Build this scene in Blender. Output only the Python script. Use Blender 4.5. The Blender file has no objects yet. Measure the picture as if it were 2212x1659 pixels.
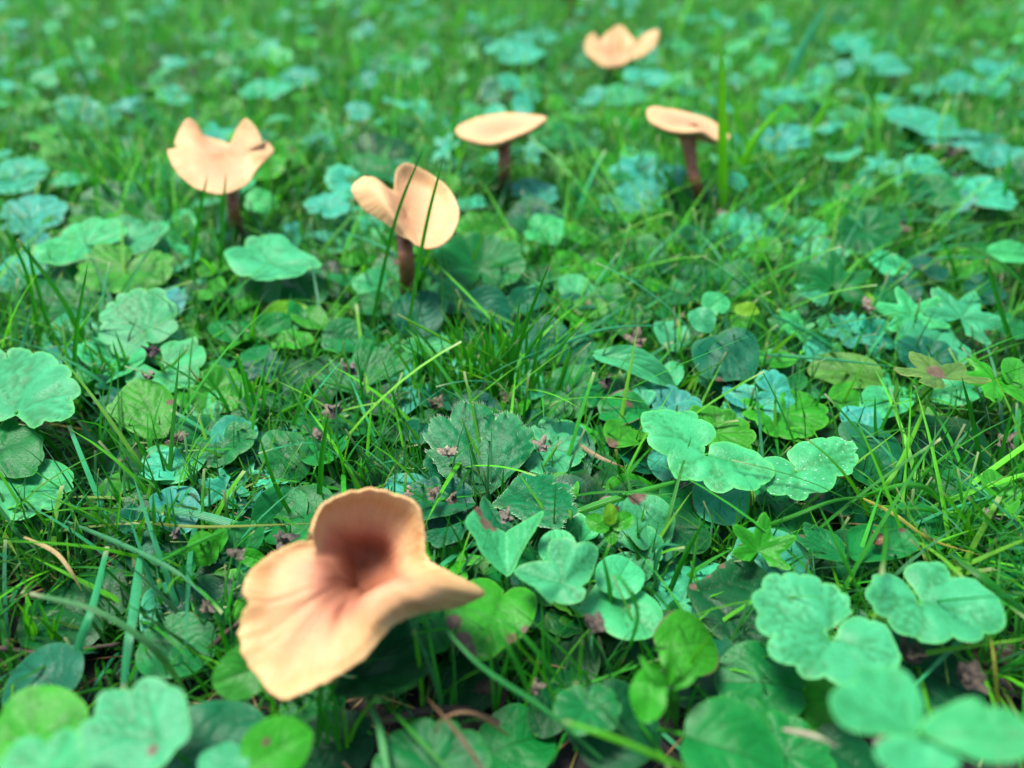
import bpy, math, random
import numpy as np
from mathutils import Vector, Matrix
random.seed(7); RNG = np.random.default_rng(7)
CM = 0.01
scene = bpy.context.scene
COL = scene.collection

# ------------------------------------------------------------ camera, sky, sun, exposure
PITCH = math.radians(34.6); CAMH = 14.5            # centimetres above the soil
FPX, CX, CY = 1599.0, 1106.0, 829.5                # photograph measured on a 2212 x 1659 grid
FWD = np.array([0, math.cos(PITCH), -math.sin(PITCH)]); UPV = np.array([0, math.sin(PITCH), math.cos(PITCH)])
cam_d = bpy.data.cameras.new("camera"); cam = bpy.data.objects.new("camera", cam_d); COL.objects.link(cam)
cam.location = (0, 0, CAMH*CM); cam.rotation_euler = (math.pi/2-PITCH, 0, 0)
cam_d.sensor_width = 36; cam_d.lens = 36*FPX/2212; cam_d.clip_start = 0.005; cam_d.clip_end = 200
cam_d.dof.use_dof = True; cam_d.dof.focus_distance = 0.188; cam_d.dof.aperture_fstop = 7.6
scene.camera = cam
world = bpy.data.worlds.new("World"); scene.world = world; world.use_nodes = True
wn = world.node_tree; bg = wn.nodes["Background"]
sky = wn.nodes.new("ShaderNodeTexSky"); sky.sky_type = 'NISHITA'; sky.sun_disc = False
SUN_EL, SUN_ROT = math.radians(72), math.radians(-70)
sky.sun_elevation = SUN_EL; sky.sun_rotation = SUN_ROT; sky.dust_density = 2.0; sky.air_density = 1.0
wn.links.new(sky.outputs[0], bg.inputs[0]); bg.inputs[1].default_value = 0.06
sun_d = bpy.data.lights.new("sun", 'SUN'); sun_d.energy = 1.5; sun_d.angle = math.radians(18); sun_d.color = (1, .97, .92)
sun = bpy.data.objects.new("sun", sun_d); COL.objects.link(sun)
sd = Vector((math.sin(SUN_ROT)*math.cos(SUN_EL), math.cos(SUN_ROT)*math.cos(SUN_EL), math.sin(SUN_EL)))
sun.rotation_euler = sd.to_track_quat('Z', 'Y').to_euler()
vs = scene.view_settings; vs.view_transform = 'Standard'; vs.look = 'None'; vs.gamma = 1; vs.use_curve_mapping = False
vs.exposure = 2.5
scene.render.engine = 'CYCLES'

# ------------------------------------------------------------ projection helpers (centimetres)
def ray(px, py):
    return FWD + (px-CX)/FPX*np.array([1., 0, 0]) - (py-CY)/FPX*UPV      # unit depth
C0 = np.array([0, 0, CAMH])
def at(px, py, z=0.0):
    r = ray(px, py); t = (z-CAMH)/r[2]; return C0+r*t
def atY(px, py, y):
    r = ray(px, py); return C0+r*(y/r[1])
def atD(px, py, d): return C0+ray(px, py)*d
def depth(p): return float(np.dot(p-C0, FWD))
def pix(p):
    d = depth(p); q = p-C0
    return CX+FPX*q[0]/d, CY-FPX*np.dot(q, UPV)/d

def soil_z(x, y):
    return .28*np.sin(x*.55+1.1)*np.cos(y*.47)+.16*np.sin(x*1.3+y*.9)+.1*np.sin(x*2.6-1)*np.sin(y*2.3)

# ------------------------------------------------------------ object helpers
def tag(o, label=None, cat=None, group=None, kind=None):
    if label: o["label"] = label
    if cat: o["category"] = cat
    if group: o["group"] = group
    if kind: o["kind"] = kind
    return o
def empty(name, loc, label=None, cat=None, group=None):
    o = bpy.data.objects.new(name, None); COL.objects.link(o)
    o.location = Vector(loc)*CM; o.empty_display_size = .01
    o["_at"] = 0; del o["_at"]
    return tag(o, label, cat, group)
def mesh(name, V, F, mat, attrs=None, smooth=True):
    me = bpy.data.meshes.new(name)
    V = np.asarray(V, dtype=np.float32)*CM
    if isinstance(F, np.ndarray):
        nf, k = F.shape
        me.vertices.add(len(V)); me.vertices.foreach_set("co", V.ravel())
        me.loops.add(nf*k); me.loops.foreach_set("vertex_index", F.astype(np.int32).ravel())
        me.polygons.add(nf); me.polygons.foreach_set("loop_start", np.arange(0, nf*k, k, dtype=np.int32))
        me.polygons.foreach_set("loop_total", np.full(nf, k, dtype=np.int32))
        me.update(calc_edges=True)
    else:
        me.from_pydata([tuple(v) for v in V], [], F)
    if smooth: me.polygons.foreach_set("use_smooth", [True]*len(me.polygons))
    for k, a in (attrs or {}).items():
        a = np.asarray(a, dtype=np.float32)
        if a.ndim == 1:
            at_ = me.attributes.new(k, 'FLOAT', 'POINT'); at_.data.foreach_set("value", a)
        else:
            at_ = me.attributes.new(k, 'FLOAT_COLOR', 'POINT')
            at_.data.foreach_set("color", np.concatenate([a, np.ones((len(a), 1), np.float32)], 1).ravel())
    if mat: me.materials.append(mat)
    return me
def link(name, me, parent=None, color=None, matrix=None, loc=None):
    """matrix is the WORLD placement in centimetres; parents are unrotated empties"""
    o = bpy.data.objects.new(name, me); COL.objects.link(o)
    if color is not None: o.color = (*color, 1)
    if parent is not None: o.parent = parent
    M = matrix if matrix is not None else Matrix.Identity(4)
    M = M.copy(); M.translation = M.translation*CM
    if parent is not None:
        chain = Vector((0, 0, 0)); q = parent
        if q.type == 'EMPTY': chain = q.location
        else: chain = None
        if chain is not None: M.translation = M.translation-chain
        else: o.matrix_parent_inverse = world_of(parent).inverted()
    o.matrix_basis = M
    return o
def world_of(o):
    M = o.matrix_basis.copy()
    if o.parent is not None: M = world_of(o.parent) @ o.matrix_parent_inverse @ M
    return M

# ------------------------------------------------------------ materials
def newmat(name):
    m = bpy.data.materials.new(name); m.use_nodes = True
    return m, m.node_tree, m.node_tree.nodes["Principled BSDF"], m.node_tree.nodes["Material Output"]
class N:
    def __init__(s, nt): s.nt = nt
    def new(s, t, **kw):
        n = s.nt.nodes.new(t)
        for k, v in kw.items(): setattr(n, k, v)
        return n
    def l(s, a, b): s.nt.links.new(a, b)
    def attr(s, name): return s.new("ShaderNodeAttribute", attribute_name=name)
    def noise(s, vec, scale, detail=3, rough=.55):
        n = s.new("ShaderNodeTexNoise"); n.inputs["Scale"].default_value = scale
        n.inputs["Detail"].default_value = detail; n.inputs["Roughness"].default_value = rough
        if vec is not None: s.l(vec, n.inputs["Vector"])
        return n.outputs["Fac"]
    def ramp(s, fac, a, b, ca=(0, 0, 0, 1), cb=(1, 1, 1, 1)):
        n = s.new("ShaderNodeValToRGB"); n.color_ramp.elements[0].position = a; n.color_ramp.elements[1].position = b
        n.color_ramp.elements[0].color = ca; n.color_ramp.elements[1].color = cb
        s.l(fac, n.inputs[0]); return n.outputs[0]
    def mix(s, fac, a, b, bt='MIX'):
        n = s.new("ShaderNodeMix", data_type='RGBA', blend_type=bt)
        for sock, v in ((n.inputs[0], fac), (n.inputs[6], a), (n.inputs[7], b)):
            if hasattr(v, "links"): s.l(v, sock)
            else: sock.default_value = v if not isinstance(v, tuple) else (*v[:3], 1)
        return n.outputs[2]
    def math(s, op, a, b=0.0, c=0.0):
        n = s.new("ShaderNodeMath", operation=op)
        for i, v in enumerate((a, b, c)):
            if hasattr(v, "links"): s.l(v, n.inputs[i])
            else: n.inputs[i].default_value = v
        return n.outputs[0]
def leaf_material(name, obj_color=True, trans=.24, rough=.36, spec=.16, bump=.55):
    m, nt, P, out = newmat(name); n = N(nt)
    geo = n.new("ShaderNodeNewGeometry"); oi = n.new("ShaderNodeObjectInfo")
    pos = geo.outputs["Position"]
    base = oi.outputs["Color"] if obj_color else n.attr("tint").outputs["Color"]
    nz = n.noise(pos, 160, 4, .6)
    c = n.mix(n.ramp(nz, .3, .7), n.mix(1.0, base, (.62, .72, .6), 'MULTIPLY'), n.mix(1.0, base, (1.2, 1.12, 1.1), 'MULTIPLY'))
    fine = n.noise(pos, 1900, 3, .6)
    c = n.mix(n.ramp(fine, .35, .7), n.mix(1.0, c, (.82, .85, .82), 'MULTIPLY'), c)
    vein = n.attr("vein").outputs["Fac"]
    c = n.mix(n.math('MULTIPLY', vein, .85), c, n.mix(1.0, base, (.42, .44, .28), 'MULTIPLY'))
    # net of small veins
    vo = n.new("ShaderNodeTexVoronoi", feature='DISTANCE_TO_EDGE'); vo.inputs["Scale"].default_value = 620
    n.l(pos, vo.inputs["Vector"])
    net = n.ramp(vo.outputs["Distance"], 0.0, .12)
    c = n.mix(n.math('MULTIPLY', n.math('SUBTRACT', 1.0, net), .10), c, n.mix(1.0, base, (.5, .55, .4), 'MULTIPLY'))
    edge = n.attr("edge").outputs["Fac"]
    c = n.mix(n.math('MULTIPLY', edge, .5), c, n.mix(.12, n.mix(1.0, base, (1.9, 1.25, .7), 'MULTIPLY'), (.3, .4, .08)))
    blot = n.attr("blot").outputs["Fac"]
    bl = n.ramp(n.math('MULTIPLY', blot, n.math('ADD', -.25, n.math('MULTIPLY', n.noise(pos, 420, 4, .7), 2.1))), .28, .5)
    c = n.mix(bl, c, n.mix(n.noise(pos, 500, 3), (.045, .018, .012), (.17, .12, .075)))
    # undersides are paler
    c = n.mix(geo.outputs["Backfacing"], c, n.mix(1.0, c, (1.25, 1.1, 1.0), 'MULTIPLY'))
    n.l(c, P.inputs["Base Color"])
    n.l(n.math('ADD', rough-.1, n.math('MULTIPLY', nz, .28)), P.inputs["Roughness"])
    P.inputs["Specular IOR Level"].default_value = spec
    bp = n.new("ShaderNodeBump"); bp.inputs["Strength"].default_value = .55*bump; bp.inputs["Distance"].default_value = .00035
    h = n.math('ADD', n.math('MULTIPLY', net, .35), n.math('ADD', fine, n.math('MULTIPLY', nz, 1.2)))
    n.l(h, bp.inputs["Height"]); n.l(bp.outputs[0], P.inputs["Normal"])
    tr = n.new("ShaderNodeBsdfTranslucent"); n.l(n.mix(1.0, c, (1.5, 1.35, .35), 'MULTIPLY'), tr.inputs[0])
    ms = n.new("ShaderNodeMixShader"); ms.inputs[0].default_value = trans
    n.l(P.outputs[0], ms.inputs[1]); n.l(tr.outputs[0], ms.inputs[2]); n.l(ms.outputs[0], out.inputs[0])
    return m
M_LEAF = leaf_material("leaf_surface")
M_LEAFS = leaf_material("undergrowth_leaf_surface", obj_color=False)
def blade_material(name, obj_color):
    m, nt, P, out = newmat(name); n = N(nt)
    base = n.new("ShaderNodeObjectInfo").outputs["Color"] if obj_color else n.attr("tint").outputs["Color"]
    pos = n.new("ShaderNodeNewGeometry").outputs["Position"]
    c = n.mix(n.noise(pos, 300, 3), n.mix(1.0, base, (.7, .75, .7), 'MULTIPLY'), n.mix(1.0, base, (1.25, 1.15, 1.1), 'MULTIPLY'))
    ac = n.attr("across").outputs["Fac"]
    st = n.math('SINE', n.math('MULTIPLY', ac, 34.0))
    c = n.mix(n.math('MULTIPLY', n.math('ADD', st, 1.0), .13), c, n.mix(1.0, base, (.5, .6, .5), 'MULTIPLY'))
    c = n.mix(n.attr("tip").outputs["Fac"], c, (.34, .36, .18))
    n.l(c, P.inputs["Base Color"]); P.inputs["Roughness"].default_value = .38; P.inputs["Specular IOR Level"].default_value = .32
    bp = n.new("ShaderNodeBump"); bp.inputs["Strength"].default_value = .5; bp.inputs["Distance"].default_value = .0001
    n.l(st, bp.inputs["Height"]); n.l(bp.outputs[0], P.inputs["Normal"])
    tr = n.new("ShaderNodeBsdfTranslucent"); n.l(n.mix(1.0, c, (1.25, 1.4, .5), 'MULTIPLY'), tr.inputs[0])
    ms = n.new("ShaderNodeMixShader"); ms.inputs[0].default_value = .3
    n.l(P.outputs[0], ms.inputs[1]); n.l(tr.outputs[0], ms.inputs[2]); n.l(ms.outputs[0], out.inputs[0])
    return m
M_BLADE = blade_material("grass_blade_surface", True)
M_GRASS = blade_material("lawn_grass_surface", False)

def cap_material():
    m, nt, P, out = newmat("mushroom_flesh"); n = N(nt)
    pos = n.new("ShaderNodeNewGeometry").outputs["Position"]
    rho = n.attr("rho").outputs["Fac"]; ang = n.attr("ang").outputs["Fac"]
    k = n.math('ADD', rho, n.math('MULTIPLY', n.math('SUBTRACT', n.noise(pos, 90, 3), .5), .35))
    r = n.new("ShaderNodeValToRGB"); e = r.color_ramp.elements
    e[0].position = .12; e[0].color = (.20, .065, .03, 1); e[1].position = .97; e[1].color = (.44, .262, .1, 1)  # throat end: reddish pigment, with the shade of the pit painted in
    q = e.new(.45); q.color = (.39, .155, .085, 1); q = e.new(.64); q.color = (.455, .245, .115, 1); q = e.new(.85); q.color = (.42, .208, .073, 1)
    n.l(k, r.inputs[0]); c = n.mix(n.new("ShaderNodeObjectInfo").outputs["Alpha"], (.47, .275, .118), r.outputs[0])
    cb = n.new("ShaderNodeCombineXYZ"); n.l(n.math('MULTIPLY', ang, 60.0), cb.inputs[0]); n.l(n.math('MULTIPLY', rho, 1.6), cb.inputs[1])
    st = n.noise(cb.outputs[0], 1.6, 3, .6)
    stm = n.math('MULTIPLY', n.ramp(rho, .45, .9), n.ramp(st, .35, .65))
    c = n.mix(n.math('MULTIPLY', stm, .42), c, (.54, .37, .18))
    c = n.mix(n.math('MULTIPLY', n.ramp(n.noise(pos, 260, 5, .65), .42, .72), .35), c, n.mix(1.0, c, (.86, .70, .48), 'MULTIPLY'))
    sp = n.ramp(n.noise(pos, 1300, 1), .76, .79)
    c = n.mix(n.math('MULTIPLY', sp, .6), c, (.22, .08, .03))
    n.l(c, P.inputs["Base Color"]); P.inputs["Roughness"].default_value = .58; P.inputs["Specular IOR Level"].default_value = .3
    P.inputs["Subsurface Weight"].default_value = .22; P.inputs["Subsurface Radius"].default_value = (1, .45, .2); P.inputs["Subsurface Scale"].default_value = .0022
    bp = n.new("ShaderNodeBump"); bp.inputs["Strength"].default_value = .6; bp.inputs["Distance"].default_value = .0006
    n.l(n.math('ADD', st, n.math('MULTIPLY', n.noise(pos, 900, 3), .4)), bp.inputs["Height"]); n.l(bp.outputs[0], P.inputs["Normal"])
    return m
M_CAP = cap_material()
def simple(name, ca, cb, scale, rough=.7, bump=.3, dist=.0003, detail=5, obj=False):
    m, nt, P, out = newmat(name); n = N(nt)
    pos = n.new("ShaderNodeNewGeometry").outputs["Position"]
    f = n.noise(pos, scale, detail, .62); c = n.mix(n.ramp(f, .3, .7), ca, cb)
    if obj: c = n.mix(1.0, c, n.new("ShaderNodeObjectInfo").outputs["Color"], 'MULTIPLY')
    n.l(c, P.inputs["Base Color"]); P.inputs["Roughness"].default_value = rough
    bp = n.new("ShaderNodeBump"); bp.inputs["Strength"].default_value = bump; bp.inputs["Distance"].default_value = dist
    n.l(f, bp.inputs["Height"]); n.l(bp.outputs[0], P.inputs["Normal"]); return m
M_GILL = simple("gill_flesh", (.32, .13, .04), (.45, .22, .08), 400, .65)
M_STEM = simple("stem_flesh", (.11, .036, .010), (.28, .105, .034), 420, .6, .5)
M_HUSK = simple("dry_husk_surface", (.014, .010, .008), (.21, .165, .12), 650, .85, 1.0, .0008, obj=True)
M_DEAD = simple("withered_leaf_surface", (.010, .007, .004), (.065, .042, .022), 350, .75, .7, .0006, obj=True)
M_SHELL = simple("shell_surface", (.06, .025, .01), (.20, .10, .04), 600, .3, .2)
M_SOIL = simple("shaded_soil", (.002, .0015, .001), (.012, .008, .004), 120, .9, 1.0, .002, 8)  # soil colour taken nearly black, shade between the leaves painted in
M_HAIR = simple("leaf_hair", (.5, .62, .45), (.7, .8, .65), 50, .4, 0)

# ------------------------------------------------------------ leaf shapes
def seg_dist(P, segs):
    d = np.full(len(P), 9.0)
    for a, b, w in segs:
        a = np.array(a); b = np.array(b); ab = b-a
        t = np.clip(((P-a)@ab)/max(ab@ab, 1e-9), 0, 1)
        q = np.linalg.norm(P-(a+t[:, None]*ab), axis=1)/w
        d = np.minimum(d, q)
    return d
def leaf_polar(kind, seed, nt=96, nr=12, cup=.10, wav=.022, curl=.06, **kw):
    """scalloped, fan or palmate blade; stalk joins at the origin, tip along +X, about one unit wide"""
    r_ = np.random.default_rng(seed)
    half = {'ivy': math.pi-kw.get('gap', .16), 'fan': math.radians(kw.get('half', 48)), 'palm': math.radians(150)}[kind]
    th = np.linspace(-half, half, nt+1); u = (th+half)/(2*half)
    if kind == 'ivy':
        nl = kw.get('nl', 10)
        jit = .16*np.interp(u, np.linspace(0, 1, nl+1), r_.uniform(-1, 1, nl+1))
        ph = u*nl+jit*np.sin(np.pi*u)
        s = np.abs(np.sin(np.pi*ph))**.55
        dep = kw.get('dep', .13)
        amp = np.interp(u, np.linspace(0, 1, nl+1), r_.uniform(.93, 1.06, nl+1))
        R = .53*amp*(1-dep+dep*s)*(1+.05*np.cos(th))*(1-.1*np.cos(2*th))
        R *= 1-.40*np.exp(-(half-np.abs(th))/.22)
        lobes = np.array([-2.35, -1.6, -.8, 0, .8, 1.6, 2.35]); off = .10
    elif kind == 'fan':
        lob = np.interp(u, [0, .18, .345, .36, .5, .64, .655, .82, 1], [.66, .95, .8, .8, 1.06, .8, .8, .95, .66])
        teeth = np.abs(np.sin(np.pi*(u*9+.0)))**.6
        R = .92*lob*(1-.09+.09*teeth)*(1+r_.uniform(-.02, .02, nt+1))
        R *= 1-.35*np.exp(-(half-np.abs(th))/.08)
        lobes = np.array([-.62, -.32, 0, .32, .62])*half/.84; off = .5
    else:
        a = np.abs(th)
        lob = .28+.30*np.maximum.reduce([np.exp(-((th-c)/.30)**2)*k for c, k in ((0, 1), (1.1, .95), (-1.1, .95), (2.1, .75), (-2.1, .75))])
        teeth = np.abs(np.sin(th*5.5+.4))**.8
        R = lob*(1-.12+.12*teeth)
        lobes = np.array([-2.1, -1.1, 0, 1.1, 2.1]); off = .12
    s = (np.arange(1, nr+1)/nr)**.85
    X = (R*np.cos(th))[:, None]*s; Y = (R*np.sin(th))[:, None]*s
    rr = np.broadcast_to(s, X.shape); TH = np.broadcast_to(th[:, None], X.shape)
    P = np.stack([X.ravel(), Y.ravel()], 1); P = np.vstack([[0, 0], P])
    rr = np.r_[0, rr.ravel()]; TH = np.r_[0, TH.ravel()]
    segs = []
    for L in lobes:
        Rm = np.interp(L, th, R)
        d0 = np.array([math.cos(L), math.sin(L)])
        segs.append((d0*.02, d0*Rm*.9, 1.0))
        for sg in (-1, 1):
            for f0, f1, an in ((.42, .8, .42), (.66, .93, .38)):
                d1 = np.array([math.cos(L+sg*an*.55), math.sin(L+sg*an*.55)])
                segs.append((d0*Rm*f0, d1*Rm*f1, .62))
    d = seg_dist(P, segs); vein = np.exp(-(d/.014)**2)
    zr = r_.uniform(0, 6.28, 4); rad = np.hypot(P[:, 0], P[:, 1])
    z = cup*(rad/.5)**1.4 - curl*rr**4*(rad/.5) + wav*rad/.5*np.sin(TH*3+zr[0]) + wav*.6*rr**2*np.sin(TH*5+zr[1])
    z += .018*np.sin(P[:, 0]*9+zr[2])*np.sin(P[:, 1]*8+zr[3]) + .022*np.minimum(d/.08, 1)*np.minimum(rad*5, 1)
    z += kw.get('fold', 0)*np.abs(P[:, 1])
    V = np.column_stack([P, z])
    F = []
    for i in range(nt):
        F.append((0, 1+i*nr, 1+(i+1)*nr))
        for j in range(nr-1):
            a = 1+i*nr+j; b = a+nr; F.append((a, a+1, b+1, b))
    edge = np.clip((rr-.93)/.07, 0, 1)
    q = P-np.array(kw.get('bpos', (9, 9))); bl = np.exp(-(np.hypot(q[:, 0], q[:, 1])/kw.get('bsz', .14))**2)*1.1
    bl = np.maximum(bl, edge*kw.get('brown', 0)*np.clip(np.sin(TH*2+zr[3])+.4, 0, 1))
    return V, F, dict(vein=vein, edge=edge, blot=bl), off
def leaf_oval(seed, nt=64, nr=10, asp=.46, fold=.18, bend=.25, heart=.10, wav=.02, point=.04, tooth=0, **kw):
    """smooth oval or heart blade; stalk joins at the origin, tip along +X, about one unit long"""
    r_ = np.random.default_rng(seed); ph = np.linspace(0, 2*np.pi, nt, endpoint=False)
    rx = .5; R = 1+.02*np.sin(ph*3+seed)+.015*np.sin(ph*5+seed*2)
    R = R*(1+point*np.exp(-((np.minimum(ph, 2*np.pi-ph))/.25)**2))
    R = R*(1-heart*1.6*np.exp(-((ph-np.pi)/.28)**2)+heart*.5*np.exp(-((np.abs(ph-np.pi)-.62)/.35)**2))
    if tooth: R = R*(1+tooth*np.sin(ph*26))
    s = (np.arange(1, nr+1)/nr)**.85
    ox = .5-heart*.8*rx
    X = ox+(R*rx*np.cos(ph))[:, None]*s; Y = (R*asp*np.sin(ph))[:, None]*s
    P = np.vstack([[ox, 0], np.stack([X.ravel(), Y.ravel()], 1)]); rr = np.r_[0, np.broadcast_to(s, X.shape).ravel()]
    PH = np.r_[0, np.broadcast_to(ph[:, None], X.shape).ravel()]
    segs = [((0.02, 0), (.95, 0), 1.1)]
    for x0, f in ((.12, .35), (.2, .6), (.36, .82), (.55, .95)):
        for sg in (-1, 1):
            mx, my = x0+.14, sg*asp*.42; ex, ey = f, sg*asp*.82*math.sqrt(max(0, 1-((f-.5)/.5)**2))
            segs += [((x0, 0), (mx, my), .6), ((mx, my), (ex, ey), .45)]
    d = seg_dist(P, segs); vein = np.exp(-(d/.012)**2)
    z = fold*np.abs(P[:, 1])-bend*(P[:, 0]-.3)**2+wav*rr**2*np.sin(PH*3+seed)+wav*.8*rr**2*np.sin(PH*5+seed*3)
    z += .02*np.sin(P[:, 0]*8+seed)*np.cos(P[:, 1]*9)+.012*np.minimum(d/.07, 1)
    V = np.column_stack([P, z]); F = []
    for i in range(nt):
        i2 = (i+1) % nt; F.append((0, 1+i*nr, 1+i2*nr))
        for j in range(nr-1):
            a = 1+i*nr+j; b = 1+i2*nr+j; F.append((a, a+1, b+1, b))
    edge = np.clip((rr-.94)/.06, 0, 1)
    q = P-np.array(kw.get('bpos', (9, 9))); bl = np.exp(-(np.hypot(q[:, 0], q[:, 1])/kw.get('bsz', .14))**2)*1.1
    bl = np.maximum(bl, edge*kw.get('brown', 0)*np.clip(np.sin(PH*2+seed)+.3, 0, 1))
    return V, F, dict(vein=vein, edge=edge*.6, blot=bl), .5
def make_leaf_data(kind, seed, lod=1, **kw):
    nt, nr = {2: (120, 16), 1: (84, 9), 0: (40, 4)}[lod]
    if kind in ('round', 'heart', 'lance', 'oval'):
        base = dict(round=dict(asp=.48, heart=.06, fold=.10), heart=dict(asp=.50, heart=.22, fold=.16, point=.07),
                    lance=dict(asp=.2, heart=0, fold=.35, point=.16, bend=.5, tooth=.012), oval=dict(asp=.36, heart=.02, fold=.2))[kind]
        base.update(kw); return leaf_oval(seed, nt=int(nt*.8), nr=nr, **base)
    return leaf_polar(kind, seed, nt=nt, nr=nr, **kw)
def leaf_mesh(kind, seed, lod=1, mat=M_LEAF, **kw):
    V, F, A, off = make_leaf_data(kind, seed, lod, **kw)
    me = mesh("leaf", V, F, mat, A); return me, off
def tube(pts, rad, ns=7):
    pts = np.asarray(pts, float); n = len(pts); V = []; F = []
    rad = np.full(n, rad) if np.isscalar(rad) else np.interp(np.linspace(0, 1, n), np.linspace(0, 1, len(rad)), rad)
    T = np.gradient(pts, axis=0); T /= np.linalg.norm(T, axis=1)[:, None]+1e-9
    ref = np.array([.3, 1, .2]) if abs(T[0][1]) < .9 else np.array([1., 0, .2])
    for i in range(n):
        a = np.cross(T[i], ref); a /= np.linalg.norm(a); b = np.cross(T[i], a)
        for k in range(ns):
            q = 2*math.pi*k/ns; V.append(pts[i]+rad[i]*(a*math.cos(q)+b*math.sin(q)))
    for i in range(n-1):
        for k in range(ns):
            k2 = (k+1) % ns; F.append((i*ns+k, i*ns+k2, (i+1)*ns+k2, (i+1)*ns+k))
    F.append(tuple(range(ns-1, -1, -1))); F.append(tuple((n-1)*ns+k for k in range(ns)))
    return V, F
def curve(ctrl, n):
    """Catmull-Rom through control points"""
    c = np.asarray(ctrl, float); m = len(c)
    if m == 2: return c[0]+(c[1]-c[0])*np.linspace(0, 1, n)[:, None]
    e = np.vstack([2*c[0]-c[1], c, 2*c[-1]-c[-2]]); t = np.linspace(0, m-1-1e-6, n); out = []
    for q in t:
        i = int(q); f = q-i; p0, p1, p2, p3 = e[i], e[i+1], e[i+2], e[i+3]
        out.append(.5*((2*p1)+(-p0+p2)*f+(2*p0-5*p1+4*p2-p3)*f*f+(-p0+3*p1-3*p2+p3)*f**3))
    return np.array(out)
def rotm(rot, pitch, roll, s):
    """rot: heading of the tip seen from above; then tip pitch about the world: positive pitch turns the face to the camera"""
    return (Matrix.Rotation(math.radians(pitch), 4, 'X') @ Matrix.Rotation(math.radians(roll), 4, 'Y')
            @ Matrix.Rotation(math.radians(rot), 4, 'Z') @ Matrix.Scale(s, 4))

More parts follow.
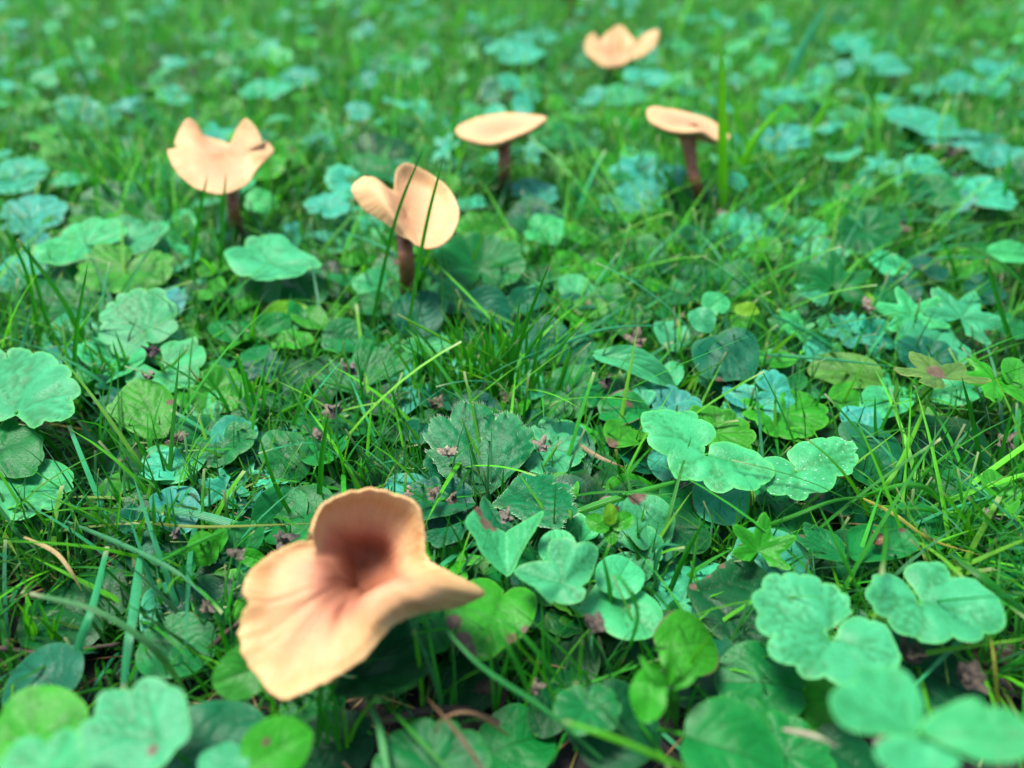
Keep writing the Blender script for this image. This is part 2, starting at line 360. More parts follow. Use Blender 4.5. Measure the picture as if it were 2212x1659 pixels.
from mathutils.geometry import delaunay_2d_cdt
def in_poly(P, poly):
    x, y = P[:, 0], P[:, 1]; ins = np.zeros(len(P), bool); n = len(poly)
    for i in range(n):
        x1, y1 = poly[i]; x2, y2 = poly[(i+1) % n]
        if y1 == y2: continue
        c = ((y1 > y) != (y2 > y)) & (x < (x2-x1)*(y-y1)/(y2-y1)+x1); ins ^= c
    return ins
def shaped_leaf(outline, attach, z, pitch, roll, seed=0, cup=.10, wav=.03, curl=.022, fold=None, foldh=.5, nv=7, side=0, bpos=None, bsz=.1, brown=0, puff=.014, lateral=True):
    """a leaf of its own outline lying in a tilted plane at its own height; returns mesh data round the stalk point"""
    r_ = np.random.default_rng(seed)
    O = np.asarray(outline, float); cx, cy = O.mean(0)
    p0 = at(cx, cy, z); R = np.array((Matrix.Rotation(math.radians(pitch), 3, 'X') @ Matrix.Rotation(math.radians(roll), 3, 'Y')))
    nrm = R[:, 2]
    def onp(px, py):
        q = ray(px, py); t = np.dot(p0-C0, nrm)/np.dot(q, nrm); w = C0+q*t-p0; return np.array([w@R[:, 0], w@R[:, 1]])
    L = np.array([onp(*q) for q in O]); a = onp(*attach)
    n = len(L); sm = []; perp = lambda v: np.array([v[1], -v[0]])
    orient = 1 if sum(L[i][0]*L[(i+1) % n][1]-L[(i+1) % n][0]*L[i][1] for i in range(n)) > 0 else -1
    def turn(i):
        u_, v_ = L[i]-L[i-1], L[(i+1) % n]-L[i]; return orient*(u_[0]*v_[1]-u_[1]*v_[0])/(np.linalg.norm(u_)*np.linalg.norm(v_)+1e-9)
    conv = [turn(i) > -.35 for i in range(n)]
    for i in range(n):
        q0, q1, q2, q3 = L[i-1], L[i], L[(i+1) % n], L[(i+2) % n]
        m1_ = (q2-q0)*(.62 if conv[i] else .0); m2_ = (q3-q1)*(.62 if conv[(i+1) % n] else .0); dd = np.linalg.norm(q2-q1)
        for m_ in (m1_, m2_):
            l_ = np.linalg.norm(m_)
            if l_ > 1.3*dd: m_ *= 1.3*dd/l_
        if not conv[i]: m1_ = (q2-q1)*.3+perp(q2-q1)*.55*orient
        if not conv[(i+1) % n]: m2_ = (q2-q1)*.3-perp(q2-q1)*.55*orient
        for f in (0, .25, .5, .75):
            sm.append((2*f**3-3*f*f+1)*q1+(f**3-2*f*f+f)*m1_+(-2*f**3+3*f*f)*q2+(f**3-f*f)*m2_)
    L = np.array(sm); L += r_.normal(0, .003, L.shape)
    size = np.ptp(L, axis=0).max(); h = size/34
    gx, gy = np.meshgrid(np.arange(L[:, 0].min(), L[:, 0].max(), h), np.arange(L[:, 1].min(), L[:, 1].max(), h))
    Gp = np.column_stack([gx.ravel(), gy.ravel()])+r_.uniform(-.2, .2, (gx.size, 2))*h
    def bdist(P):
        d = np.full(len(P), 99.)
        for i in range(len(L)):
            A = L[i]; B = L[(i+1) % len(L)]; ab = B-A; t = np.clip(((P-A)@ab)/max(ab@ab, 1e-12), 0, 1)
            d = np.minimum(d, np.linalg.norm(P-(A+t[:, None]*ab), axis=1))
        return d
    Gp = Gp[in_poly(Gp, L)]; Gp = Gp[bdist(Gp) > h*.45]
    allp = [Vector(q) for q in np.vstack([L, Gp])]
    ne = len(L); res = delaunay_2d_cdt(allp, [(i, (i+1) % ne) for i in range(ne)], [], 1, 1e-6)
    P = np.array([tuple(v) for v in res[0]]); F = [tuple(f) for f in res[2]]
    ce = np.array([P[list(f)].mean(0) for f in F]); ok = in_poly(ce, L); F = [f for f, k in zip(F, ok) if k]
    # veins run from the stalk to the lobe tips
    da = np.linalg.norm(L-a, axis=1); tips = [i for i in range(ne) if da[i] >= max(da[(i+k) % ne] for k in range(-4, 5)) and da[i] > .35*da.max()]
    tips = sorted(tips, key=lambda i: -da[i])[:nv]; segs = []
    for i in tips:
        v = L[i]-a; pn = np.array([-v[1], v[0]])
        segs.append((a, a+v*.93, 1.0))
        if lateral:
            for sg in (-1, 1):
                for f0, f1, k in ((.35, .68, .2), (.55, .85, .17), (.72, .93, .1)):
                    segs.append((a+v*f0, a+v*f1+pn*sg*k, .6))
    d = seg_dist(P, segs)/size; vein = np.exp(-(d/.013)**2)
    bd = bdist(P)/size; rad = np.linalg.norm(P-a, axis=1)/size
    TH = np.arctan2(P[:, 1]-a[1], P[:, 0]-a[0]); zr = r_.uniform(0, 6.28, 4)
    zz = cup*rad**1.3-curl*np.exp(-bd/.06)+wav*rad*np.sin(TH*3+zr[0])+wav*.6*rad*np.sin(TH*5+zr[1])
    zz += .012*np.sin(P[:, 0]/size*11+zr[2])*np.sin(P[:, 1]/size*10+zr[3])+puff*np.minimum(d/.06, 1)**.7*1.5
    if fold is not None:
        f0 = onp(*fold[0]); f1 = onp(*fold[1]); t = (f1-f0)/np.linalg.norm(f1-f0); q = P-f0; zz += foldh*np.abs(q[:, 0]*t[1]-q[:, 1]*t[0])/size
    zz -= np.interp(0, [0], [0]); W = p0+P@R[:, :2].T+(zz*size)[:, None]*nrm
    aw = p0+R[:, :2]@a; W[:, 2] = np.maximum(W[:, 2], .15)
    edge = np.exp(-(bd/.014)**2); bl = np.zeros(len(P))
    for bp in (bpos or []):
        q = onp(*bp[:2]); bl = np.maximum(bl, 1.15*np.exp(-(np.linalg.norm(P-q, axis=1)/(bp[2]*size))**2))
    bl = np.maximum(bl, edge*brown*np.clip(np.sin(TH*2+zr[3])+.4, 0, 1))
    return W-aw, F, dict(vein=vein, edge=edge, blot=bl), aw, size
def crp(f):
    return {'A': lambda u, v: (820.9+u*.3125, 756.1+v*.3125), '3': lambda u, v: (u*.3541, 484+v*.3541), '5': lambda u, v: (1434+u*.354, 484+v*.354),
            '6': lambda u, v: (u*.375, 1037+v*.375), '7': lambda u, v: (691+u*.375, 1037+v*.375), '8': lambda u, v: (1434+u*.375, 1037+v*.375)}[f]
def T(c, att, z, pitch, roll, col, pts, **kw):
    g_ = crp(c)
    if 'bpos' in kw: kw['bpos'] = [(*g_(b[0], b[1]), b[2]) for b in kw['bpos']]
    if 'fold' in kw: kw['fold'] = [g_(*q) for q in kw['fold']]
    return ('T', [g_(*q) for q in pts], g_(*att), z, pitch, roll, col, kw)
# leaf colours (tissue colour, with sky sheen painted into PALE and CYAN)
PALE = (.045, .34, .135); CYAN = (.04, .33, .22); MID = (.006, .155, .034); DARK = (.003, .075, .020)
BLUE = (.005, .12, .055); YEL = (.10, .30, .012); FRESH = (.028, .25, .014); OLIVE = (.075, .20, .03)
COVER = []        # (x, y, radius) of placed leaves, so that filler keeps clear
STALK = {}
def stalk(parent, a, g, r=.055, color=FRESH):
    mid = (a*.45+g*.55)+np.array([0, 0, .25])
    top = a+np.array([0, 0, -.02])
    V, F = tube(curve([g, mid, top], 8), [r*1.15, r*.8], 6)
    return link("stalk", mesh("stalk", V, F, M_BLADE, dict(tip=np.zeros(len(V)), across=np.zeros(len(V)))), parent, color)
def add_leaf(parent, kind, x, y, w, z=1.4, rot=90, pitch=12, roll=0, col=MID, st=True, lod=2, seed=None, root=None, label=None, **kw):
    seed = seed if seed is not None else int(x*7+y*13) % 9973
    me, off = leaf_mesh(kind, seed, lod, **kw)
    c = at(x, y, z); d = depth(c); s = w*d/FPX
    M = rotm(rot, pitch, roll, s)
    o3 = M @ Vector((off, 0, .04)); M.translation = Vector(c)-o3
    if M.translation.z < .35: M.translation.z = .35
    o = link("leaf", me, parent, tuple(c_*random.uniform(.88, 1.12) for c_ in col), M)
    if label: o["label"] = label
    COVER.append((c[0], c[1], s*.42))
    a = np.array(M.translation)
    if st:
        g = root if root is not None else np.array([a[0]+random.uniform(-.8, .8), a[1]+random.uniform(.0, 1.0), 0])
        stalk(parent, a, g, .03+.018*s/2.5, FRESH)
    return o
def plant(name, label, cat, leaves, group=None, base=None):
    if leaves[0][0] == 'T': (x, y), z = leaves[0][2], leaves[0][3]
    else: x, y = leaves[0][1], leaves[0][2]; z = leaves[0][4] if len(leaves[0]) > 4 and not isinstance(leaves[0][4], dict) else 1.4
    c = at(x, y, z); root = np.array([c[0]+.2, c[1]+.5, 0.0]) if base is None else at(base[0], base[1], 0)
    e = empty(name, (root[0], root[1], 0), label, cat, group)
    for L in leaves:
        if L[0] == 'T':
            kw = dict(L[7]); st = kw.pop('st', True); sd = int(L[2][0]*7+L[2][1]*3) % 9973
            V, F, A, aw, size = shaped_leaf(L[1], L[2], L[3], L[4], L[5], seed=sd, **kw)
            link("leaf", mesh("leaf", V, F, M_LEAF, A), e, tuple(c_*random.uniform(.92, 1.08) for c_ in L[6]), Matrix.Translation(Vector(aw)))
            cc = V[:, :2].mean(0)+aw[:2]; COVER.append((cc[0], cc[1], size*.42))
            if st: stalk(e, aw, root if len(leaves) > 1 else np.array([aw[0]+.2, aw[1]+.7, 0]), .03+.018*size/2.5, FRESH)
            continue
        kw = L[-1] if isinstance(L[-1], dict) else {}
        a = [q for q in L if not isinstance(q, dict)]
        add_leaf(e, *a, root=root if len(leaves) > 1 else None, **kw)
    return e

# ------------------------------------------------------------ ground
def build_ground():
    ax = np.concatenate([-np.geomspace(6000, 90, 12), np.linspace(-85, 85, 171), np.geomspace(90, 6000, 12)])
    ay = np.concatenate([-np.geomspace(6000, 10, 10), np.linspace(-5, 150, 156), np.geomspace(160, 6000, 12)])
    X, Y = np.meshgrid(ax, ay); near = np.clip((200-np.hypot(X, Y))/60, 0, 1)
    Z = (soil_z(X, Y)+RNG.uniform(-.1, .1, X.shape))*near-.1
    n, m = X.shape; idx = np.arange(n*m).reshape(n, m)
    F = np.stack([idx[:-1, :-1].ravel(), idx[:-1, 1:].ravel(), idx[1:, 1:].ravel(), idx[1:, :-1].ravel()], 1)
    o = link("ground", mesh("ground", np.column_stack([X.ravel(), Y.ravel(), Z.ravel()]), F, M_SOIL)); tag(o, kind="structure")
build_ground()

# ------------------------------------------------------------ mushrooms
def mushroom(label, center, stations, under, stem, thick=.24, striae=.012, nth=168, ns=26, seed=0, stem_r=(.3, .24, .27), group=None, edge_noise=.02, red=.38):
    r_ = np.random.default_rng(seed)
    c = np.asarray(center, float); S = np.asarray(stations, float); n, K, _ = S.shape
    for k, wgt in ((0, .9), (1, .12)):
        if k < K-1: S[:, k] = S[:, k]*(1-wgt)+wgt*(np.roll(S[:, k], 1, 0)+np.roll(S[:, k], -1, 0)+S[:, k])/3
    # closed interpolation round the cap for every ring of control points
    rings = []
    t = np.linspace(0, n, nth, endpoint=False)
    for k in range(K):
        R = S[:, k]; out = []
        for q in t:
            i = int(q) % n; f = q-int(q); p0, p1, p2, p3 = R[i-1], R[i], R[(i+1) % n], R[(i+2) % n]
            out.append(.5*((2*p1)+(-p0+p2)*f+(2*p0-5*p1+4*p2-p3)*f*f+(-p0+3*p1-3*p2+p3)*f**3))
        rings.append(np.array(out))
    G = np.zeros((nth, ns+1, 3))
    for j in range(nth):
        G[j] = curve([c]+[rings[k][j] for k in range(K)], ns+1)
    s = np.linspace(0, 1, ns+1)
    # uneven rim
    en = np.convolve(np.tile(r_.normal(0, 1, nth), 3), np.ones(3)/3, 'same')[nth:2*nth]*edge_noise
    G += (G-G[:, -3:-2])*0
    rimdir = G[:, -1]-G[:, -3]; rimdir /= np.linalg.norm(rimdir, axis=1)[:, None]+1e-9
    G += (en[:, None]*rimdir)[:, None, :]*np.clip((s-.8)/.2, 0, 1)[None, :, None]
    def normals(G):
        du = np.roll(G, -1, 0)-np.roll(G, 1, 0); dv = np.gradient(G, axis=1)
        nn = np.cross(du, dv); nn /= np.linalg.norm(nn, axis=2)[:, :, None]+1e-9
        return nn
    nn = normals(G)
    av = nn[:, 3:9].reshape(-1, 3).mean(0)
    if np.dot(av, [0, -.5, 1]) < 0: nn = -nn
    nn[:, 0] = nn[:, 1].mean(0)/np.linalg.norm(nn[:, 1].mean(0)); nn[:, 1] = nn[:, 0]*.5+nn[:, 1]*.5
    strp = np.convolve(np.tile(r_.normal(0, 1, nth), 3), [.25, .5, .25], 'same')[nth:2*nth]
    G += nn*(strp[:, None]*striae*np.clip((s-.62)/.3, 0, 1)[None, :])[:, :, None]
    th = thick*(1-.68*s)[None, :, None]*np.ones((nth, 1, 1))
    B = G-nn*th
    # cap: top surface + rounded rim
    cols = [G[:, j] for j in range(ns+1)]
    mid = (G[:, -1]+B[:, -1])/2+rimdir*thick*.10
    cols += [(G[:, -1]*.85+B[:, -1]*.15)+rimdir*thick*.07, mid, (G[:, -1]*.15+B[:, -1]*.85)+rimdir*thick*.05, B[:, -1], B[:, -2]]
    A = np.stack(cols, 1); m = A.shape[1]
    idx = np.arange(nth*m).reshape(nth, m); nx = np.roll(idx, -1, 0)
    F = np.stack([idx[:, :-1].ravel(), nx[:, :-1].ravel(), nx[:, 1:].ravel(), idx[:, 1:].ravel()], 1)
    rho = np.tile(np.r_[s, [1, 1, 1, 1, 1]], (nth, 1)); ang = np.tile((np.arange(nth)/nth)[:, None], (1, m))
    base = np.asarray(stem[-1], float)
    root = empty("mushroom", base, label, "mushroom", group)
    cap = link("cap", mesh("cap", A.reshape(-1, 3), F, M_CAP, dict(rho=rho.ravel(), ang=np.sin(ang.ravel()*6.2832)*.5+.5)), root)
    cap.color = (1, 1, 1, red)
    # gills: folded sheet under the flesh, each fold a gill
    ng = 76; q = np.linspace(0, nth, ng*4, endpoint=False); i0 = q.astype(int) % nth; f = (q-q.astype(int))[:, None, None]
    Bs = B[i0]*(1-f)+B[(i0+1) % nth]*f; ns_ = nn[i0]*(1-f)+nn[(i0+1) % nth]*f
    sel = np.arange(2, ns, 2); Bs = Bs[:, sel]; ns_ = ns_[:, sel]; ss = s[sel]
    prof = np.array([0, .5, 1, .5])[np.arange(ng*4) % 4]
    depthg = under*np.sin(np.clip(ss, .0, 1)*np.pi)**.6
    Gg = Bs-ns_*(prof[:, None]*depthg[None, :])[:, :, None]-ns_*.004
    a, b = Gg.shape[:2]; idx = np.arange(a*b).reshape(a, b); nx = np.roll(idx, -1, 0)
    F = np.stack([idx[:, :-1].ravel(), idx[:, 1:].ravel(), nx[:, 1:].ravel(), nx[:, :-1].ravel()], 1)
    link("gills", mesh("gills", Gg.reshape(-1, 3), F, M_GILL), root)
    P = curve([np.asarray(p, float) for p in stem], 22)
    V, Fq = tube(P, stem_r, 18); V = np.array(V)
    V += r_.normal(0, .006, V.shape)
    link("stem", mesh("stem", V, Fq, M_STEM), root)
    COVER.append((base[0], base[1], .7))
    return root
def crop(x0, y0, sc):   # reading positions off an enlargement of the photograph
    k = .8641
    return lambda u, v, d: atD((x0+u/sc)*k, (y0+v/sc)*k, d)
def net(g, rows): return [[g(*p) for p in r] for r in rows]

g = crop(560, 1180, 2.7657)
fg = net(g, [
 [(800,640,14.5),(700,520,14.3),(645,450,14.0),(622,400,13.8)],
 [(830,600,14.8),(760,420,14.7),(700,300,14.4),(685,245,14.2)],
 [(880,600,15.0),(860,420,15.0),(830,250,14.7),(815,168,14.4)],
 [(940,600,15.1),(970,420,15.2),(980,240,14.9),(990,130,14.5)],
 [(1000,610,15.1),(1080,430,15.2),(1140,270,14.9),(1170,160,14.5)],
 [(1060,640,15.0),(1170,480,15.1),(1270,330,14.8),(1330,235,14.5)],
 [(1080,690,14.9),(1200,580,14.9),(1310,480,14.7),(1375,440,14.5)],
 [(1090,730,14.7),(1200,660,14.7),(1310,610,14.6),(1390,590,14.4)],
 [(1100,780,14.5),(1230,730,14.3),(1370,700,14.0),(1520,668,14.2)],
 [(1090,800,14.2),(1250,750,13.8),(1430,725,13.3),(1720,765,14.1)],
 [(1080,830,14.0),(1240,735,13.2),(1425,765,12.85),(1800,850,14.1)],
 [(1060,850,13.9),(1225,728,12.9),(1395,850,12.6),(1620,935,13.8)],
 [(1040,870,13.8),(1175,748,12.7),(1330,890,12.45),(1430,965,13.2)],
 [(1000,870,13.7),(1080,788,12.65),(1200,900,12.4),(1270,1010,12.7)],
 [(960,890,13.6),(980,850,12.65),(1040,1000,12.35),(1140,1090,12.5)],
 [(920,880,13.6),(890,950,13.0),(950,1120,12.4),(1010,1245,12.3)],
 [(880,880,13.6),(820,1010,13.1),(830,1220,12.4),(830,1375,12.2)],
 [(840,870,13.6),(745,985,12.95),(660,1300,12.4),(650,1475,12.1)],
 [(810,850,13.5),(680,960,12.95),(480,1330,12.5),(385,1552,12.1)],
 [(790,830,13.5),(640,920,12.95),(360,1230,12.6),(225,1400,12.4)],
 [(780,810,13.5),(625,880,13.0),(330,1100,12.8),(118,1190,12.6)],
 [(770,780,13.5),(615,840,13.0),(330,960,12.9),(112,1050,12.8)],
 [(768,765,13.5),(612,800,13.05),(340,900,12.95),(170,910,12.85)],
 [(765,750,13.5),(612,770,13.1),(340,840,13.0),(128,810,12.9)],
 [(760,720,13.5),(615,715,13.2),(370,710,13.3),(215,655,13.2)],
 [(755,690,13.6),(625,650,13.35),(450,600,13.5),(360,545,13.5)],
 [(750,670,13.7),(640,590,13.5),(560,540,13.7),(520,483,13.7)],
 [(750,650,13.9),(660,580,13.8),(630,520,13.8),(610,478,13.8)]])
mushroom("large peach mushroom in the foreground with split funnel cap and one lobe curled upright", g(925,790,15.0), [[q if k or i > 8 else q+FWD*.5 for k, q in enumerate(st)] if i <= 8 else [q+FWD*(.2 if k == 0 else 0) for k, q in enumerate(st)] for i, st in enumerate(fg)], .09,
         [g(930,830,15.1), g(960,1100,15.3), at(835, 1395, 0)], thick=.20, seed=1, stem_r=(.34, .28, .32), nth=260, ns=36, edge_noise=.03, striae=.014, red=1)
g = crop(380, 260, 4.367)
m1 = net(g, [
 [(900,420,31.2),(960,280,31.3),(1030,165,31.2)], [(930,470,31.0),(1060,370,31.0),(1165,330,31.0)],
 [(950,520,30.8),(1080,480,30.8),(1195,450,30.9)], [(960,560,30.7),(1120,500,30.9),(1260,415,31.2)],
 [(960,580,30.6),(1120,540,30.8),(1325,520,31.1)], [(950,600,30.5),(1090,590,30.5),(1230,615,30.8)],
 [(940,640,30.4),(1060,680,30.2),(1150,690,30.2)], [(900,680,30.2),(1000,790,30.0),(1040,865,29.9)],
 [(830,690,30.1),(880,850,29.8),(900,940,29.7)], [(760,690,30.1),(740,880,29.7),(730,980,29.5)],
 [(690,680,30.1),(580,830,29.7),(530,935,29.5)], [(650,640,30.2),(460,740,29.8),(370,840,29.7)],
 [(620,600,30.3),(400,640,30.0),(245,700,29.9)], [(610,570,30.4),(380,560,30.2),(170,520,30.2)],
 [(600,545,30.5),(400,520,30.4),(250,475,30.4)], [(600,530,30.6),(430,490,30.6),(290,450,30.7)],
 [(590,500,30.9),(400,400,31.0),(250,420,31.0)], [(580,480,31.0),(400,330,31.2),(315,250,31.3)],
 [(580,460,31.2),(460,290,31.4),(395,160,31.4)], [(600,440,31.4),(530,330,31.5),(510,235,31.5)],
 [(640,440,31.5),(580,380,31.6),(555,330,31.7)], [(700,460,31.5),(680,420,31.9),(660,370,32.2)],
 [(770,480,31.5),(780,445,31.9),(780,405,32.3)], [(830,470,31.4),(840,450,31.7),(855,425,32.0)],
 [(870,440,31.3),(900,360,31.5),(930,260,31.5)]])
mushroom("peach mushroom with two upturned ears on its rim standing at the left", g(790,540,31.0), m1, .07,
         [g(850,700,31.0), g(875,980,31.0), g(900,1200,31.2), at(522, 533, 0.0)], thick=.26, seed=2, stem_r=(.27, .26, .24, .3), edge_noise=.012)
g = crop(840, 380, 4.608)
m2 = net(g, [
 [(740,560,26.2),(710,480,26.3),(672,430,26.3)], [(770,520,26.4),(740,370,26.6),(698,225,26.6)],
 [(830,520,26.6),(820,320,26.9),(805,132,26.8)], [(900,540,26.7),(950,370,27.0),(960,190,26.9)],
 [(960,580,26.6),(1080,440,26.9),(1140,300,26.8)], [(1000,640,26.4),(1180,550,26.5),(1290,420,26.4)],
 [(1010,710,26.2),(1200,680,26.1),(1385,590,26.0)], [(1010,780,26.0),(1200,800,25.8),(1405,760,25.6)],
 [(990,840,25.8),(1150,920,25.5),(1330,960,25.3)], [(950,880,25.6),(1060,980,25.3),(1190,1080,25.1)],
 [(900,880,25.5),(960,1010,25.2),(1030,1108,25.0)], [(860,870,25.4),(890,970,25.1),(930,1070,24.9)],
 [(830,850,25.3),(820,930,25.0),(850,1010,24.9)], [(800,820,25.3),(760,860,24.9),(740,970,25.0)],
 [(770,780,25.3),(680,760,24.8),(620,860,25.0)], [(750,740,25.3),(600,650,24.8),(470,760,25.2)],
 [(740,700,25.3),(560,560,24.9),(330,680,25.4)], [(720,660,25.4),(520,470,25.1),(220,530,25.5)],
 [(720,630,25.5),(510,400,25.3),(182,400,25.6)], [(720,600,25.6),(520,370,25.6),(280,300,25.9)],
 [(720,580,25.8),(560,400,25.8),(400,282,26.1)], [(730,570,26.0),(620,450,26.0),(530,345,26.2)],
 [(735,565,26.1),(670,470,26.2),(620,430,26.3)]])
mushroom("peach mushroom folded into two lobes with grass blades crossing it, left of centre", g(820,720,26.0), m2, .06,
         [g(790,820,25.9), g(790,1000,26.0), g(810,1300,26.0), at(880, 655, 0.0)], thick=.22, seed=3, stem_r=(.3, .28, .27, .3), edge_noise=.012)
def disc_net(g, c, rim, sag):
    out = []; c = np.asarray(c)
    for r in rim:
        p = np.asarray(r); out.append([g(*(c*(1-f)+p*f+np.array([0, sag*f*(1-f), 0]))) for f in (.3, .6, .85, 1)])
    return out
g = crop(1100, 240, 5.927)
mushroom("flat topped pale pink mushroom on a straight brown stem, centre back", g(870,470,36.4),
         disc_net(g, (870,470,36.4), [(1560,315,36.3),(1400,280,37.3),(1200,262,37.9),(960,250,38.1),(650,295,38.0),(400,375,37.4),(245,480,36.6),(310,580,35.6),(460,640,35.1),(700,690,34.9),(900,660,34.9),(1080,590,35.1),(1300,500,35.3),(1480,390,35.7)], 20), .10,
         [g(930,560,36.4), g(950,800,36.4), g(955,1100,36.5), at(1090, 425, 0.0)], thick=.55, seed=4, stem_r=(.5, .33, .31, .3, .36), edge_noise=.008)
g = crop(1580, 240, 5.183)
mushroom("slanted cream mushroom cap on a curved dark red stem, right back", g(700,330,34.6),
         disc_net(g, (700,330,34.6), [(1265,520,34.4),(1150,400,35.3),(1000,300,35.9),(700,205,36.3),(450,160,36.1),(270,135,35.5),(205,190,34.7),(250,310,33.9),(420,410,33.5),(620,450,33.3),(780,450,33.2),(920,450,33.4),(1060,540,33.7),(1180,575,34.0)], 25), .10,
         [g(700,420,34.6), g(735,600,34.6), g(775,900,34.7), g(830,1150,34.8), at(1527, 462, 0.0)], thick=.45, seed=5, stem_r=(.55, .36, .26, .27, .3), edge_noise=.008)
g = crop(1400, 20, 6.381)
m5 = net(g, [
 [(900,600,59),(920,440,59.5),(950,280,59.8)], [(980,620,59),(1060,520,59.2),(1110,430,59.3)],
 [(1020,680,58.5),(1120,640,58.5),(1195,510,58.6)], [(1020,700,58.4),(1200,620,58.6),(1400,390,59)],
 [(1030,710,58.3),(1260,600,58.5),(1570,360,58.8)], [(1030,730,58.1),(1260,680,58.3),(1510,600,58.4)],
 [(1010,760,57.8),(1200,750,57.9),(1320,765,58)], [(980,780,57.6),(1080,800,57.6),(1150,800,57.6)],
 [(930,800,57.4),(970,860,57.2),(990,895,57.1)], [(860,820,57.2),(830,890,56.9),(760,940,56.8)],
 [(800,790,57.3),(700,850,57),(600,865,56.9)], [(780,740,57.6),(620,720,57.3),(420,700,57.2)],
 [(770,700,57.8),(600,580,57.6),(430,500,57.6)], [(770,670,58),(620,540,58),(540,400,58.2)],
 [(790,640,58.3),(690,570,58.5),(640,520,58.6)], [(820,610,58.6),(760,500,59),(710,430,59.2)]])
mushroom("ragged pale mushroom opened like a flower, farthest one in the upper right", g(880,740,58.0), m5, .08,
         [g(880,800,58), g(860,1000,58.2), at(1325, 172, 0.0)], thick=.3, seed=6, stem_r=(.35, .3, .35))
def far_cap(label, px, py, d, R, seed):
    c = atD(px, py, d); st = []
    for k in range(12):
        a = k/12*6.283; st.append([c+np.array([math.cos(a)*R*f, math.sin(a)*R*f, .5*f*f+.12*math.sin(a*3)*f]) for f in (.4, .75, 1)])
    mushroom(label, c, st, .08, [c-[0, 0, .3], np.array([c[0]+.3, c[1], 1]), np.array([c[0]+.4, c[1]+.2, 0])], thick=.35, seed=seed, nth=96, ns=16)
far_cap("blurred cream mushroom cap cut by the top edge just left of the flower shaped one", 1232, -8, 82, 1.5, 11)
far_cap("blurred beige mushroom cap cut by the top edge at the far right", 2075, -14, 84, 1.8, 12)

